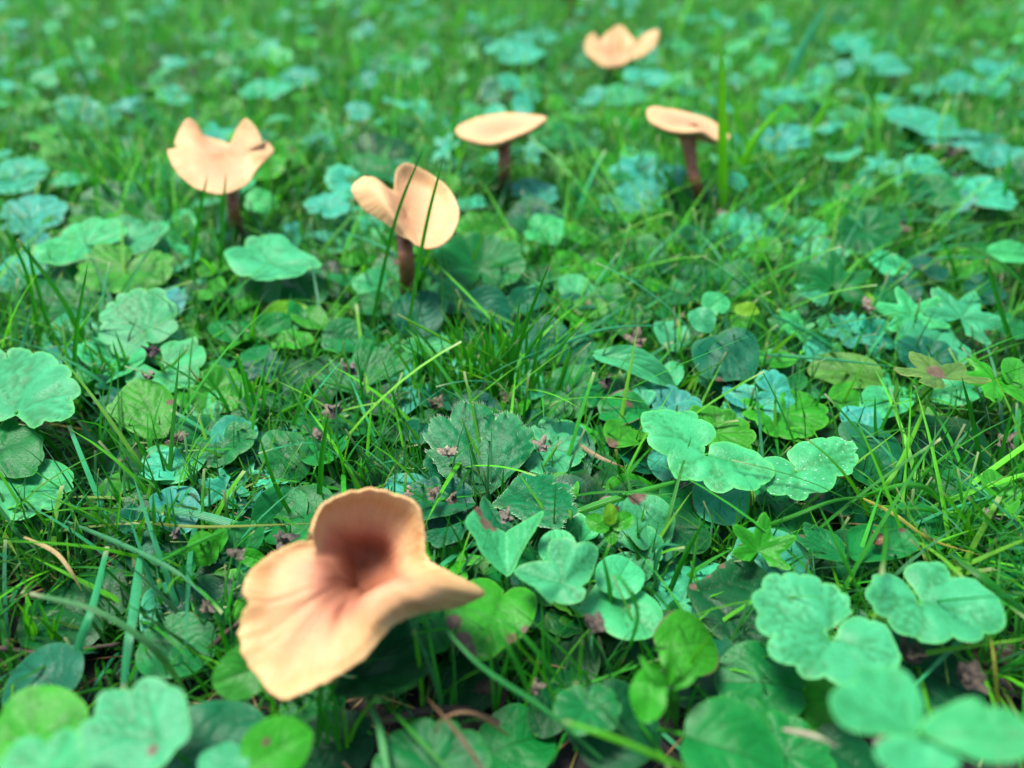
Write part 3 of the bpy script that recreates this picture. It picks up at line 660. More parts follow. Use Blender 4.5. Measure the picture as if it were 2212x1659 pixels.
# ------------------------------------------------------------ leafy plants one can point to
IVY, CREEP, BUT = "ground_ivy", "creeping_herb", "buttercup"
def plants():
    P = plant
    # left side
    P(IVY, "bright scalloped leaf cut by the left edge, largest and uppermost of the pile there", "plant", [T('3', (95,1142), 2.6, 8, -6, PALE, [(-60,1200),(0,1200),(60,1178),(90,1150),(110,1175),(150,1210),(200,1250),(250,1240),(278,1205),(340,1220),(420,1210),(455,1170),(455,1110),(428,1070),(480,1050),(495,1010),(470,970),(438,960),(455,920),(420,885),(368,880),(355,840),(310,805),(250,795),(213,812),(180,785),(130,785),(80,800),(62,842),(0,790),(-100,800),(-200,900),(-220,1050),(-150,1150)])])
    P(IVY, "dark scalloped leaf lying between two brighter ones at the left edge", "plant", [T('3', (90,1545), 1.8, 6, 6, MID, [(-150,1230),(0,1190),(80,1200),(130,1235),(210,1260),(238,1300),(280,1330),(268,1380),(275,1430),(228,1480),(210,1530),(150,1550),(80,1548),(-50,1520),(-160,1400)])])
    P(IVY, "scalloped leaf at the left edge, lowest of the pile beside the long grass", "plant", [T('6', (80,0), 1.3, 4, 8, PALE, [(-120,-20),(40,-60),(150,-80),(230,-112),(330,-95),(398,-60),(430,-15),(412,30),(430,60),(410,90),(358,100),(365,150),(350,190),(300,205),(248,180),(220,225),(150,250),(60,240),(0,190),(-100,150)])])
    P(IVY, "scalloped pair of leaves with a purple bud between them, left of the round heart leaf", "plant",
      [T('3', (892,700), 2.1, 24, 0, PALE, [(885,740),(893,715),(903,712),(950,730),(1000,715),(1040,680),(1090,640),(1063,590),(1085,560),(1085,510),(1048,490),(1020,460),(1018,430),(960,415),(908,432),(860,405),(810,415),(788,434),(730,440),(718,482),(670,495),(650,530),(620,580),(642,622),(615,680),(630,730),(692,745),(690,790),(740,820),(810,815),(860,780)]),
       T('3', (1003,900), 1.5, 12, 6, PALE, [(990,903),(950,890),(870,865),(800,880),(765,930),(780,980),(850,990),(890,1000),(950,1000),(1000,1010),(1050,1040),(1078,1000),(1150,1000),(1200,970),(1220,920),(1208,890),(1260,850),(1250,780),(1208,750),(1200,710),(1150,715),(1098,732),(1040,725),(980,760),(990,800),(1000,860),(1015,888)])], base=(330, 770))
    P(IVY, "bright cyan scalloped leaf in front of the eared mushroom", "plant", [T('3', (1690,262), 2.3, 6, 0, PALE, [(1380,210),(1390,250),(1420,300),(1470,330),(1530,330),(1560,355),(1640,360),(1690,340),(1760,345),(1830,335),(1870,300),(1878,275),(1960,265),(1940,230),(1880,200),(1830,170),(1790,150),(1740,110),(1680,95),(1600,100),(1520,105),(1500,150),(1430,170)], cup=.14), ('round', 655, 620, 120, 1.5, -60, 12, 0, MID)], base=(600, 600))
    P(IVY, "pale wrinkled scalloped leaves with brown rims left of the eared mushroom's foot", "plant",
      [('ivy', 170, 520, 165, 2.2, 150, 8, 0, PALE, dict(brown=1)), ('ivy', 285, 505, 140, 2.0, 60, 12, 0, PALE, dict(brown=1)), ('ivy', 262, 588, 180, 1.7, -100, 14, 4, FRESH)], base=(240, 560))
    P(IVY, "drooping jagged leaf below the wrinkled group at the left", "plant", [('palm', 165, 665, 170, 1.3, -60, 14, 8, MID)])
    P(IVY, "cyan leaf at the left edge, upper of two beside the eared mushroom", "plant", [('ivy', 45, 382, 140, 2.0, 10, 10, 0, CYAN)])
    P(IVY, "cyan toothed leaf near the left edge, lower of two beside the eared mushroom", "plant", [('ivy', 82, 462, 150, 1.8, 30, 8, 0, CYAN, dict(brown=.8))])
    P(IVY, "dull round leaf standing behind the wrinkled leaves at the left", "plant", [('round', 225, 440, 115, 1.6, 80, 45, 0, MID)])
    P(CREEP, "light heart leaf with a grey spot near the left side", "plant", [T('3', (1008,1300), 1.7, 14, 8, FRESH, [(1000,1300),(900,1315),(830,1290),(770,1260),(700,1200),(655,1140),(700,1110),(740,1050),(790,1000),(850,975),(930,975),(1000,1000),(1050,1050),(1080,1110),(1065,1190),(1040,1240),(1020,1290)], nv=3, bpos=[(1042,1100,.065)]),
       T('3', (1066,1388), 1.3, 8, 0, PALE, [(1060,1382),(1010,1355),(930,1370),(880,1420),(875,1480),(910,1550),(970,1590),(1050,1610),(1130,1600),(1200,1550),(1250,1480),(1265,1420),(1240,1370),(1200,1330),(1140,1330),(1090,1370)], nv=3), ('round', 258, 1010, 140, .8, 170, 5, 0, DARK)], base=(372, 962))
    P(CREEP, "small gnawed leaves with brown rims behind the fan of cut grass at the left", "plant", [('heart', 440, 870, 80, 1.3, 120, 20, 0, PALE, dict(brown=1.3)), ('heart', 500, 855, 70, 1.4, 50, 25, 0, FRESH, dict(brown=1.4)), ('round', 450, 925, 90, 1.0, 200, 5, 0, PALE, dict(brown=1.2))], base=(480, 900))
    P(CREEP, "dark flat round leaf left of the palmate leaf carrying a husk", "plant", [('round', 672, 818, 150, 1.1, -80, 10, 0, DARK)])
    P(BUT, "palmate leaf carrying a husk, left of the central grass tuft", "plant",
      [('fan', 742, 815, 120, 1.6, 130, 14, 0, MID, dict(half=42)), ('fan', 822, 780, 160, 1.7, 65, 18, 0, MID, dict(half=46)), ('fan', 822, 868, 150, 1.2, 10, 5, 0, DARK, dict(half=36)),
       ('fan', 690, 925, 150, 1.2, -115, 6, 0, MID, dict(half=50))], base=(765, 880))
    P(CREEP, "oval leaf with a glint left of the round leaves below the folded mushroom", "plant", [('oval', 748, 726, 112, 1.7, 5, 22, 0, MID, dict(asp=.42))])
    P(CREEP, "yellowish folded leaf with a brown rim standing left of the folded mushroom", "plant", [('round', 618, 702, 120, 1.2, 60, 50, 0, YEL, dict(brown=1.2))])
    P(CREEP, "round dark leaf directly below the folded mushroom", "plant", [('round', 906, 672, 118, 1.8, 75, 38, 0, BLUE), ('oval', 800, 655, 95, 1.4, 160, 25, 0, MID)], base=(880, 690))
    P(CREEP, "oval blue-green leaf with a pale midrib behind the grass tuft", "plant", [('oval', 1053, 660, 112, 1.9, -25, 30, 0, BLUE, dict(asp=.40)), ('oval', 1140, 645, 95, 1.8, 40, 28, 0, BLUE)], base=(1110, 690))
    P(CREEP, "round leaf behind the tall blades right of the tuft", "plant", [('round', 1180, 735, 112, 1.6, -60, 34, 0, BLUE)])
    P(IVY, "cupped scalloped leaf with a bright near rim right below the folded mushroom", "plant", [('ivy', 1042, 568, 165, 2.0, 85, 26, 0, MID, dict(cup=.2))])
    # buttercup in the centre
    e = plant(BUT, "large dark hairy three-lobed leaf in the centre with husks on it", "plant",
      [T('A', (720,1010), 2.0, 20, 0, (.003, .15, .05), [(700,1000),(600,970),(500,910),(420,850),(380,780),(345,730),(318,703),(372,684),(330,640),(300,590),(347,570),(350,500),(390,465),(440,465),(490,492),(500,430),(520,395),(560,370),(600,375),(640,397),(690,385),(740,400),(780,440),(800,486),(830,450),(880,440),(930,455),(965,490),(985,548),(1030,550),(1060,580),(1060,610),(1038,640),(1065,680),(1030,740),(980,800),(900,870),(840,930),(790,970),(740,1008)], cup=.03, wav=.02, st=False),
       T('A', (765,1062), 1.9, 5, 0, (.003, .155, .052), [(772,1062),(830,1010),(900,930),(950,880),(1010,855),(1080,850),(1150,855),(1200,870),(1215,900),(1188,926),(1240,920),(1290,930),(1325,960),(1298,985),(1325,1010),(1330,1060),(1318,1090),(1355,1110),(1365,1140),(1345,1170),(1300,1180),(1262,1200),(1260,1240),(1210,1250),(1130,1235),(1050,1210),(960,1170),(880,1120),(810,1085)], cup=.03, wav=.02, st=False),
       T('A', (660,1055), 1.75, 3, 0, (.005, .13, .045), [(655,1045),(560,1070),(480,1000),(400,960),(300,940),(240,960),(200,1010),(240,1110),(270,1200),(330,1190),(400,1170),(480,1150),(560,1120),(645,1075)], cup=.03, st=False),
       T('A', (700,1080), 1.7, 3, 0, (.003, .115, .038), [(690,1080),(640,1150),(560,1190),(460,1220),(380,1230),(310,1260),(300,1310),(350,1330),(390,1375),(450,1360),(510,1340),(560,1320),(590,1260),(640,1200),(705,1120)], cup=.03, st=False),
       T('A', (725,1030), 1.85, 3, 0, (.003, .115, .038), [(715,1015),(690,1060),(695,1130),(740,1200),(780,1290),(880,1300),(930,1240),(850,1150),(790,1090),(760,1050)], cup=.03, nv=3, st=False)], base=(1060, 1100))
    leaf0 = [o for o in e.children if o.type == 'MESH' and o.name.startswith('leaf')]
    stalk(e, at(1045, 1085, 1.75), at(1075, 1120, 0), .07, OLIVE)
    for o in leaf0[:2]:
        me = o.data; W = world_of(o); ed = me.attributes["edge"].data; HV = []; HF = []
        for i, v in enumerate(me.vertices):
            rim = ed[i].value > .95
            if (rim and random.random() < .85) or random.random() < .035:
                p = np.array(W @ v.co)/CM; c = np.array(W.translation)/CM
                out = (p-c); out /= np.linalg.norm(out)+1e-6
                dd = out*(.7 if rim else .2)+np.array([random.uniform(-.3, .3), random.uniform(-.3, .3), random.uniform(.1, .6)])
                dd *= .11/np.linalg.norm(dd); k = len(HV); sd_ = np.array([.004, .002, 0])
                HV += [p-sd_, p+sd_, p+dd, p+np.array([0, .004, .002])]; HF += [(k, k+1, k+2), (k+1, k+3, k+2), (k+3, k, k+2)]
        h = link("hairs", mesh("hairs", np.array(HV)-np.array(W.translation)/CM, HF, M_HAIR, smooth=False))
        h.parent = o; h.matrix_parent_inverse = W.inverted(); h.matrix_basis = Matrix.Translation(W.translation); h["kind"] = "stuff"
    P(IVY, "light scalloped leaf right behind the central hairy leaf", "plant", [('ivy', 1203, 968, 165, 1.4, -25, 6, 0, PALE)])
    P(CREEP, "cyan round leaf half under the left end of the central hairy leaf", "plant", [('round', 872, 1062, 120, 1.1, 160, 8, 0, CYAN)])
    P(CREEP, "dark smooth leaf lying behind the foreground mushroom's upright lobe", "plant", [('round', 640, 1112, 170, 1.2, -160, 6, 0, MID, dict(bpos=(.2, .2), bsz=.1)), ('round', 745, 1075, 90, .8, 40, 5, 0, MID)], base=(690, 1060))
    P(CREEP, "small upright folded leaves around a bud left of the foreground mushroom", "plant", [('oval', 440, 1185, 75, 1.6, 110, 50, 20, FRESH, dict(asp=.42)), ('oval', 470, 1170, 60, 1.6, 60, 55, -20, FRESH), ('oval', 530, 1165, 90, 1.4, 85, 30, 0, MID, dict(fold=.5, asp=.5)), ('oval', 545, 1205, 55, 1.5, -20, 45, 0, FRESH)], base=(490, 1215))
    P(CREEP, "dark round leaf with a husk left of the foreground mushroom", "plant", [('round', 478, 1275, 150, .9, 20, 8, 0, DARK)])
    P(CREEP, "dark flat leaf lying under the broad blue-green blades", "plant", [('round', 380, 1392, 165, 1.0, -10, 6, 0, MID), ('round', 150, 1310, 230, .7, 160, 4, 0, DARK)], base=(280, 1360))
    P(CREEP, "dark blue-green round leaf near the lower left edge", "plant", [('round', 88, 1458, 170, 1.4, 150, 8, 0, BLUE)])
    P(CREEP, "green oval leaf tucked against the left rim of the foreground mushroom", "plant", [('oval', 520, 1455, 120, 2.4, -160, 35, 10, (.03, .22, .02), dict(asp=.45))], base=(575, 1530))
    # lower left blurred
    P(IVY, "scalloped leaf with brownish veins and a yellow patch in the lower left corner", "plant", [T('6', (905,1500), 3.4, 8, 0, PALE, [(560,1300),(580,1240),(650,1210),(768,1232),(800,1180),(870,1150),(950,1170),(982,1202),(1050,1220),(1085,1280),(1083,1340),(1100,1420),(1080,1500),(1020,1560),(960,1640),(850,1700),(600,1720),(480,1680),(490,1560),(470,1450),(562,1382)], bpos=[(880,1560,.05)])])
    P(CREEP, "smooth round green leaf in the lower left corner behind the scalloped ones", "plant", [T('6', (200,1500), 3.0, 8, 0, FRESH, [(0,1380),(50,1300),(150,1220),(250,1190),(360,1200),(450,1250),(520,1340),(500,1450),(420,1650),(100,1750),(-100,1700),(-100,1500)], nv=4)])
    P(IVY, "blurred pale scalloped leaf nearest the lower left corner", "plant", [T('6', (260,1700), 4.2, 10, 0, PALE, [(10,1700),(60,1560),(180,1480),(268,1528),(340,1450),(420,1440),(480,1500),(490,1600),(500,1700),(300,1780),(100,1770)])])
    P(CREEP, "dull leaf at the bottom between the lower left leaves and the oval leaf", "plant", [('round', 470, 1610, 230, 2.2, 20, 4, 0, BLUE)])
    P(CREEP, "oval leaf with a brown spot at the bottom edge left of the pale stalk", "plant", [('oval', 598, 1615, 150, 3.2, 35, 12, 10, FRESH, dict(asp=.45, bpos=(.4, .15), bsz=.07)), ('oval', 480, 1650, 120, 3.2, 160, 8, 0, PALE)], base=(560, 1640))
    P(IVY, "dark scalloped leaf at the bottom edge below the foreground mushroom", "plant", [('ivy', 935, 1640, 215, 1.8, 90, 4, 0, MID)])
    P(IVY, "dull umbrella shaped leaf on a pale stalk beneath the foreground mushroom", "plant", [('ivy', 800, 1440, 270, 1.9, 40, -14, 12, DARK, dict(cup=.3, st=False))], base=(830, 1640))
    # centre bottom
    P(CREEP, "folded butterfly shaped leaf with a brown notch below the central hairy leaf", "plant", [T('7', (1078,548), 2.4, 12, 0, PALE, [(1078,556),(1000,520),(930,470),(900,410),(850,350),(850,310),(890,250),(920,225),(945,270),(1000,310),(1070,322),(1150,290),(1220,275),(1285,272),(1250,340),(1200,400),(1150,470),(1120,530)], fold=[(1070,320),(1078,550)], foldh=.6, nv=2, wav=.01, bpos=[(930,235,.11),(960,300,.09),(1000,318,.06)]),
       T('7', (1055,648), 1.9, 6, 4, FRESH, [(1055,655),(1020,600),(950,570),(880,575),(800,640),(730,720),(720,800),(745,880),(800,960),(860,1020),(930,1060),(1010,1020),(1080,960),(1150,920),(1210,850),(1240,780),(1250,700),(1220,650),(1170,620),(1110,620),(1070,648)], nv=3, bpos=[(760,850,.1),(820,950,.1),(870,1020,.08),(1110,930,.09),(1180,880,.06)])], base=(1080, 1265))
    P(IVY, "crumpled light green leaf pair right of the butterfly shaped leaf", "plant", [T('7', (1400,600), 2.7, 14, 0, PALE, [(1120,540),(1140,500),(1200,480),(1280,475),(1330,480),(1310,420),(1330,370),(1400,360),(1450,380),(1470,412),(1540,390),(1600,420),(1590,480),(1560,560),(1530,600),(1498,620),(1530,660),(1500,710),(1430,720),(1350,690),(1330,712),(1260,670),(1230,640),(1170,600)], wav=.14, cup=.2), ('round', 1205, 1180, 90, 2.3, 100, 20, 0, PALE)], base=(1235, 1290))
    P(CREEP, "wide pale leaf right of the crumpled pair, near the bottom centre", "plant", [T('7', (1620,640), 1.8, 5, 0, PALE, [(1420,720),(1500,745),(1560,640),(1680,490),(1740,480),(1820,510),(1855,580),(1830,640),(1900,690),(1970,790),(1930,900),(1800,940),(1700,920),(1640,860),(1560,820)]), ('round', 1340, 1240, 110, 2.2, 60, 10, 0, PALE)], base=(1310, 1290))
    P(CREEP, "fresh rosette of tiny upright leaves right of the central hairy leaf", "plant", [('oval', 1290, 1130, 55, 2.6, 150, 35, 0, FRESH), ('oval', 1345, 1125, 55, 2.6, 30, 35, 0, FRESH), ('oval', 1318, 1112, 45, 2.8, 90, 60, 0, YEL), ('oval', 1320, 1150, 50, 2.4, -90, 20, 0, FRESH)], base=(1325, 1190))
    P(CREEP, "dark heart shaped leaf under the long bright blade, right of centre", "plant", [T('7', (1925,225), 1.2, 8, 0, DARK, [(1770,150),(1830,130),(1880,160),(1922,232),(1980,190),(2074,170),(2150,220),(2250,330),(2200,440),(2050,430),(1920,370),(1820,280)], nv=3),
       T('8', (200,640), 1.2, 8, 4, DARK, [(130,620),(250,560),(350,480),(460,460),(560,530),(600,580),(560,700),(560,800),(580,900),(590,1000),(520,1010),(400,980),(250,870),(180,750)], nv=3, bpos=[(170,620,.04),(250,550,.04),(330,500,.04)])], base=(1470, 1170))
    P(CREEP, "rolled leaf with a brown rim at the lower right of centre", "plant", [('round', 1492, 1388, 150, 2.4, 10, 20, 0, FRESH, dict(brown=1, bend=.9)), ('ivy', 1590, 1580, 150, 2.0, -50, 8, 0, MID)], base=(1450, 1450))
    P(CREEP, "blurred bright shoot with narrow upright leaves near the bottom right of centre", "plant", [('lance', 1450, 1440, 95, 3.4, 80, 60, 0, FRESH, dict(asp=.15)), ('lance', 1415, 1460, 80, 3.4, 130, 50, 0, FRESH, dict(asp=.15)), ('lance', 1490, 1460, 80, 3.4, 40, 50, 0, FRESH, dict(asp=.15)), ('oval', 1400, 1500, 110, 3.2, -100, 20, 0, FRESH)], base=(1460, 1570))
    P(CREEP, "dark leaves low at the bottom edge right of centre", "plant", [('round', 1330, 1560, 210, 1.6, 30, 5, 0, DARK), ('ivy', 1270, 1540, 130, 2.2, -90, 4, 0, MID), ('round', 1590, 1620, 230, 2.6, -20, 6, 0, MID)], base=(1380, 1600))
    P(CREEP, "low dark round leaves at the bottom edge right of the pale stalk", "plant", [('round', 1120, 1600, 170, .7, 20, 4, 0, MID), ('round', 1010, 1470, 150, .6, -100, 6, 0, DARK), ('oval', 1190, 1530, 130, .8, 60, 8, 0, DARK)], base=(1110, 1540))
    P(CREEP, "low dark leaves at the bottom edge left of the pale stalk", "plant", [('round', 720, 1610, 170, .8, 200, 4, 0, DARK), ('heart', 690, 1520, 130, .7, 40, 6, 0, MID)], base=(700, 1570))
    P(IVY, "low mixed leaves at the bottom edge beneath the strongly blurred leaves", "plant", [('ivy', 1700, 1610, 170, 1.4, 70, 8, 0, MID), ('round', 1830, 1640, 150, 1.2, -30, 6, 0, DARK), ('oval', 1750, 1560, 110, 1.2, 150, 12, 0, FRESH)], base=(1760, 1620))
    # right side
    P(IVY, "clean bright scalloped leaf touching the speckled one, right of centre", "plant", [T('5', (262,1402), 2.5, 15, 0, PALE, [(-144,1190),(-138,1260),(-90,1302),(-96,1367),(25,1420),(25,1475),(50,1528),(80,1560),(150,1565),(210,1575),(240,1570),(270,1620),(340,1655),(400,1640),(418,1625),(500,1650),(560,1640),(582,1605),(640,1580),(670,1530),(650,1480),(600,1440),(560,1400),(480,1370),(400,1340),(320,1335),(282,1350),(276,1385),(262,1404),(246,1390),(248,1352),(300,1320),(315,1290),(300,1250),(270,1220),(206,1198),(190,1160),(140,1150),(82,1158),(20,1140),(-60,1152),(-110,1165)], cup=.10), ('ivy', 1560, 925, 140, 1.9, 40, 10, 0, FRESH)], base=(1490, 1070))
    P(IVY, "bright scalloped leaf sprinkled with white specks, right of centre", "plant", [T('5', (805,1505), 2.3, 12, 0, PALE, [(600,1452),(640,1430),(700,1420),(760,1440),(788,1468),(800,1500),(815,1505),(800,1478),(750,1410),(780,1370),(830,1335),(880,1328),(930,1315),(980,1330),(1040,1325),(1090,1350),(1140,1365),(1160,1400),(1148,1422),(1175,1450),(1165,1485),(1138,1502),(1145,1530),(1110,1545),(1048,1540),(1045,1580),(1020,1620),(970,1645),(900,1650),(876,1655),(860,1690),(810,1695),(770,1680),(748,1658),(690,1660),(640,1640),(620,1600),(600,1520)])], base=(1650, 1080))
    P(IVY, "large clean pale scalloped leaf in the lower right, left one of two", "plant", [T('8', (965,905), 2.8, 9, 0, (.05, .35, .165), [(958,900),(930,862),(980,845),(1040,805),(1085,765),(1062,740),(1070,710),(1060,670),(1018,650),(990,610),(930,595),(908,602),(890,570),(830,550),(780,562),(720,550),(668,577),(610,565),(565,590),(562,642),(510,665),(498,710),(530,760),(547,782),(525,820),(540,870),(580,900),(632,908),(595,950),(600,1010),(650,1050),(720,1070),(762,1070),(780,1120),(820,1150),(880,1155),(915,1138),(960,1180),(1020,1210),(1090,1200),(1200,1180),(1300,1130),(1340,1090),(1358,1030),(1340,980),(1318,930),(1290,870),(1240,830),(1178,820),(1130,795),(1085,793),(1030,820),(1005,855),(1000,895),(975,912)], cup=.08)])
    P(IVY, "pale scalloped leaf with yellowish rim at the lower right edge, right one of two", "plant", [T('8', (1480,700), 2.6, 9, 0, PALE, [(1472,708),(1455,678),(1418,620),(1375,578),(1330,555),(1260,545),(1238,566),(1190,570),(1185,600),(1150,660),(1170,700),(1200,720),(1210,760),(1240,785),(1290,792),(1295,840),(1340,890),(1400,905),(1452,908),(1480,940),(1580,955),(1640,930),(1658,913),(1700,945),(1780,950),(1830,920),(1833,888),(1900,890),(1950,860),(1945,800),(1920,740),(1890,690),(1830,640),(1780,590),(1700,575),(1642,583),(1625,530),(1580,490),(1510,487),(1440,485),(1390,510),(1385,550),(1440,625),(1478,682)], cup=.12)])
    P(IVY, "strongly blurred three-lobed leaves nearest the camera in the lower right corner", "plant", [T('8', (1450,1480), 5.0, 12, 0, PALE, [(940,1290),(990,1210),(1090,1190),(1080,1120),(1130,1090),(1218,1112),(1300,1080),(1400,1130),(1470,1220),(1500,1310),(1480,1430),(1440,1480),(1300,1470),(1150,1460),(1020,1410)], wav=.06),
       T('8', (1500,1470), 5.2, 14, 0, PALE, [(1480,1440),(1530,1350),(1620,1310),(1650,1290),(1720,1260),(1800,1270),(1828,1322),(1950,1330),(2030,1400),(2100,1500),(2100,1600),(1900,1650),(1700,1580),(1560,1500)], wav=.06), T('8', (1480,1480), 5.0, 8, 0, PALE, [(1440,1470),(1250,1500),(1200,1600),(1280,1700),(1480,1720),(1640,1700),(1700,1600),(1560,1500)], wav=.06)], base=(2030, 1650))
    P(CREEP, "small ruffled cupped leaf left of the gnawed leaf carrying a snail", "plant", [('palm', 1642, 1172, 140, 2.0, 75, 24, 0, FRESH, dict(cup=.25))])
    P(CREEP, "pair of gnawed oval leaves with curled rims, one carrying a small shell", "plant", [T('8', (1045,450), 1.6, 10, 0, MID, [(740,350),(810,330),(800,260),(860,272),(950,300),(1025,350),(1045,420),(1040,460),(960,465),(870,450),(800,400)], nv=2, bpos=[(790,340,.05)]),
       T('8', (1060,440), 1.6, 14, 0, MID, [(1035,345),(1060,300),(1150,275),(1250,300),(1360,310),(1410,360),(1440,410),(1420,450),(1340,480),(1200,490),(1085,480),(1055,425)], nv=2, curl=-.06, bpos=[(1350,310,.05)])], base=(1835, 1200))
    P(CREEP, "dark leaf below the pale left one of the lower right pair", "plant", [('round', 1640, 1470, 190, 1.5, 170, 5, 0, MID), ('heart', 1740, 1500, 170, 1.3, -60, 10, 0, FRESH), ('round', 2010, 1450, 260, 1.2, -20, 5, 0, DARK)], base=(1740, 1440))
    P(CREEP, "dark round leaves under the speckled leaf", "plant", [('round', 1690, 1125, 120, 1.2, 120, 8, 0, MID), ('round', 1500, 1075, 150, 1.3, -60, 5, 0, MID)], base=(1600, 1090))
    P(CREEP, "big blue-green round leaf facing the viewer under a small bud shoot, right of centre", "plant", [T('5', (300,690), 2.0, 36, 0, BLUE, [(240,700),(180,730),(165,800),(190,870),(230,920),(300,960),(370,970),(440,965),(500,970),(540,930),(575,840),(570,740),(540,680),(480,640),(410,635),(370,650),(330,680)], nv=2, bpos=[(330,965,.06)]), ('round', 1518, 690, 62, 2.6, -60, 30, 0, PALE), ('round', 1548, 652, 64, 2.8, 40, 30, 0, PALE), ('oval', 1615, 668, 56, 2.7, 10, 20, 0, YEL)], base=(1500, 700))
    P(BUT, "long pale serrated leaflet right of the grass tuft", "plant", [('lance', 1375, 782, 195, 2.3, -20, 22, 0, PALE, dict(asp=.17)), ('fan', 1330, 870, 180, 1.2, -100, 8, 0, MID)], base=(1300, 850))
    P(BUT, "feathery light leaf pair near the right edge", "plant", [('palm', 1965, 668, 150, 2.2, 95, 22, 0, PALE), ('palm', 2085, 672, 170, 2.2, 50, 20, 0, PALE)], base=(2010, 720))
    P(BUT, "three-lobed dull leaf right of the slanted mushroom's foot", "plant", [('palm', 1800, 595, 170, 2.4, 80, 28, 0, MID), ('fan', 1755, 640, 90, 2.0, 200, 10, 0, PALE)], base=(1800, 640))
    P(CREEP, "curled fresh yellow-green leaf below the three-lobed dull leaf", "plant", [('oval', 1862, 640, 60, 1.8, 60, 50, 30, YEL, dict(fold=.7)), ('round', 1930, 655, 90, 1.4, 10, 20, 0, MID)], base=(1880, 660))
    P(CREEP, "wilting yellow-brown leaf held high on thick pale stalks near the right edge", "plant", [('palm', 2020, 800, 185, 3.4, 100, -6, 0, OLIVE, dict(brown=.7, bpos=(.1, 0), bsz=.12))], base=(1960, 925))
    P(BUT, "bright toothed leaves at the right edge beside the wilting leaf", "plant", [('palm', 2150, 830, 150, 2.6, -120, 14, 0, FRESH), ('oval', 2195, 800, 90, 2.8, 60, 20, 0, FRESH)], base=(2170, 870))
    P(CREEP, "blue-green wavy leaves below the wilting leaf", "plant", [('heart', 1890, 985, 165, 1.4, -40, 8, 0, BLUE), ('round', 2060, 960, 190, 1.2, -25, 8, 0, DARK), ('round', 1860, 905, 90, 1.5, 120, 18, 0, CYAN)], base=(1960, 940))
    P(CREEP, "blurry dull blue round leaf behind the wilting leaf", "plant", [('ivy', 2005, 765, 120, 1.6, 60, 20, 0, BLUE)])
    P(CREEP, "mottled olive leaves between the bud shoot and the wilting leaf", "plant", [('oval', 1830, 800, 150, 1.5, 160, 16, 0, OLIVE), ('ivy', 1700, 900, 170, 1.2, -80, 8, 0, FRESH), ('round', 1850, 860, 110, 1.3, 20, 10, 0, FRESH)], base=(1790, 850))
    P(CREEP, "dark leaf low at the right edge behind the crossing blades", "plant", [('round', 2085, 1060, 130, 1.4, 160, 12, 0, MID), ('oval', 2160, 1060, 110, 1.8, 80, 24, 0, FRESH)], base=(2120, 1100))
    P(CREEP, "leaf under a husk by the right edge above the pale pair", "plant", [('round', 2120, 1120, 120, 1.2, -20, 8, 0, MID), ('round', 2190, 1230, 120, 1.2, 90, 8, 0, MID)], base=(2150, 1150))
    # upper band, out of focus
    P(IVY, "blurred cyan leaf left of the folded mushroom", "plant", [('ivy', 714, 442, 92, 2.0, 60, 14, 0, CYAN)])
    P(IVY, "blurred cyan leaf pair in the grass above and right of the eared mushroom", "plant", [('ivy', 572, 192, 100, 2.0, 100, 10, 0, CYAN), ('ivy', 655, 165, 95, 1.8, 50, 8, 0, CYAN), ('ivy', 780, 240, 66, 1.8, 20, 16, 0, CYAN)], base=(640, 215))
    P(IVY, "blurred light leaf below the flower shaped mushroom", "plant", [('ivy', 1345, 205, 130, 2.0, 30, 4, 0, PALE), ('ivy', 1400, 165, 90, 2.4, 60, 12, 0, CYAN)], base=(1340, 225))
    P(IVY, "blurred leaves left of the slanted mushroom's stem", "plant", [('ivy', 1400, 370, 145, 2.0, 80, 12, 0, CYAN), ('ivy', 1375, 432, 140, 1.6, -30, 8, 0, CYAN), ('round', 1330, 425, 80, 1.3, 120, 8, 0, PALE)], base=(1400, 430))
    P(IVY, "blurred leaf pair beside the foot of the flat topped mushroom", "plant", [('ivy', 1185, 497, 100, 1.7, -10, 12, 0, PALE), ('ivy', 1160, 415, 100, 1.5, 30, 10, 0, CYAN)], base=(1160, 480))
    P(IVY, "largest blurred cyan leaf near the upper right edge, draped over dark husks", "plant", [('ivy', 1975, 262, 190, 2.6, 150, 2, 8, CYAN), ('ivy', 2060, 300, 150, 2.2, -30, 2, 0, CYAN)], base=(2040, 310))
    P(IVY, "blurred leaf cut by the right edge below the largest cyan one", "plant", [('ivy', 2180, 340, 150, 2.0, 60, 6, 0, CYAN), ('ivy', 2135, 420, 140, 1.9, -20, 8, 0, CYAN, dict(brown=.8))], base=(2160, 400))
    P(IVY, "far blurred cyan leaf pair at the upper right", "plant", [('ivy', 1842, 97, 82, 2.0, 60, 16, 0, CYAN), ('ivy', 1910, 142, 120, 2.0, 0, 8, 0, CYAN)], base=(1880, 150))
    P(IVY, "far blurred leaf between the upper right pair and the right edge", "plant", [('ivy', 2075, 180, 90, 2.0, 90, 16, 0, CYAN), ('ivy', 2165, 150, 110, 2.0, 70, 10, 0, CYAN)], base=(2110, 190))
    P(IVY, "blurred leaf hanging behind the tall bright blade", "plant", [('ivy', 1690, 302, 110, 2.2, -80, 18, 0, CYAN), ('ivy', 1695, 205, 90, 1.8, 80, 8, 0, CYAN)], base=(1700, 300))
    P(IVY, "blurred wide cyan patch of leaf left of the flower shaped mushroom", "plant", [('ivy', 1120, 112, 130, 2.0, 30, 6, 0, CYAN), ('ivy', 1160, 80, 90, 1.8, 90, 8, 0, CYAN)], base=(1130, 130))
    P(IVY, "leaf leaning by the foot of the slanted mushroom", "plant", [('ivy', 1605, 500, 110, 1.5, 30, 22, 0, CYAN), ('ivy', 1530, 420, 70, 1.4, 100, 10, 0, CYAN)], base=(1580, 510))
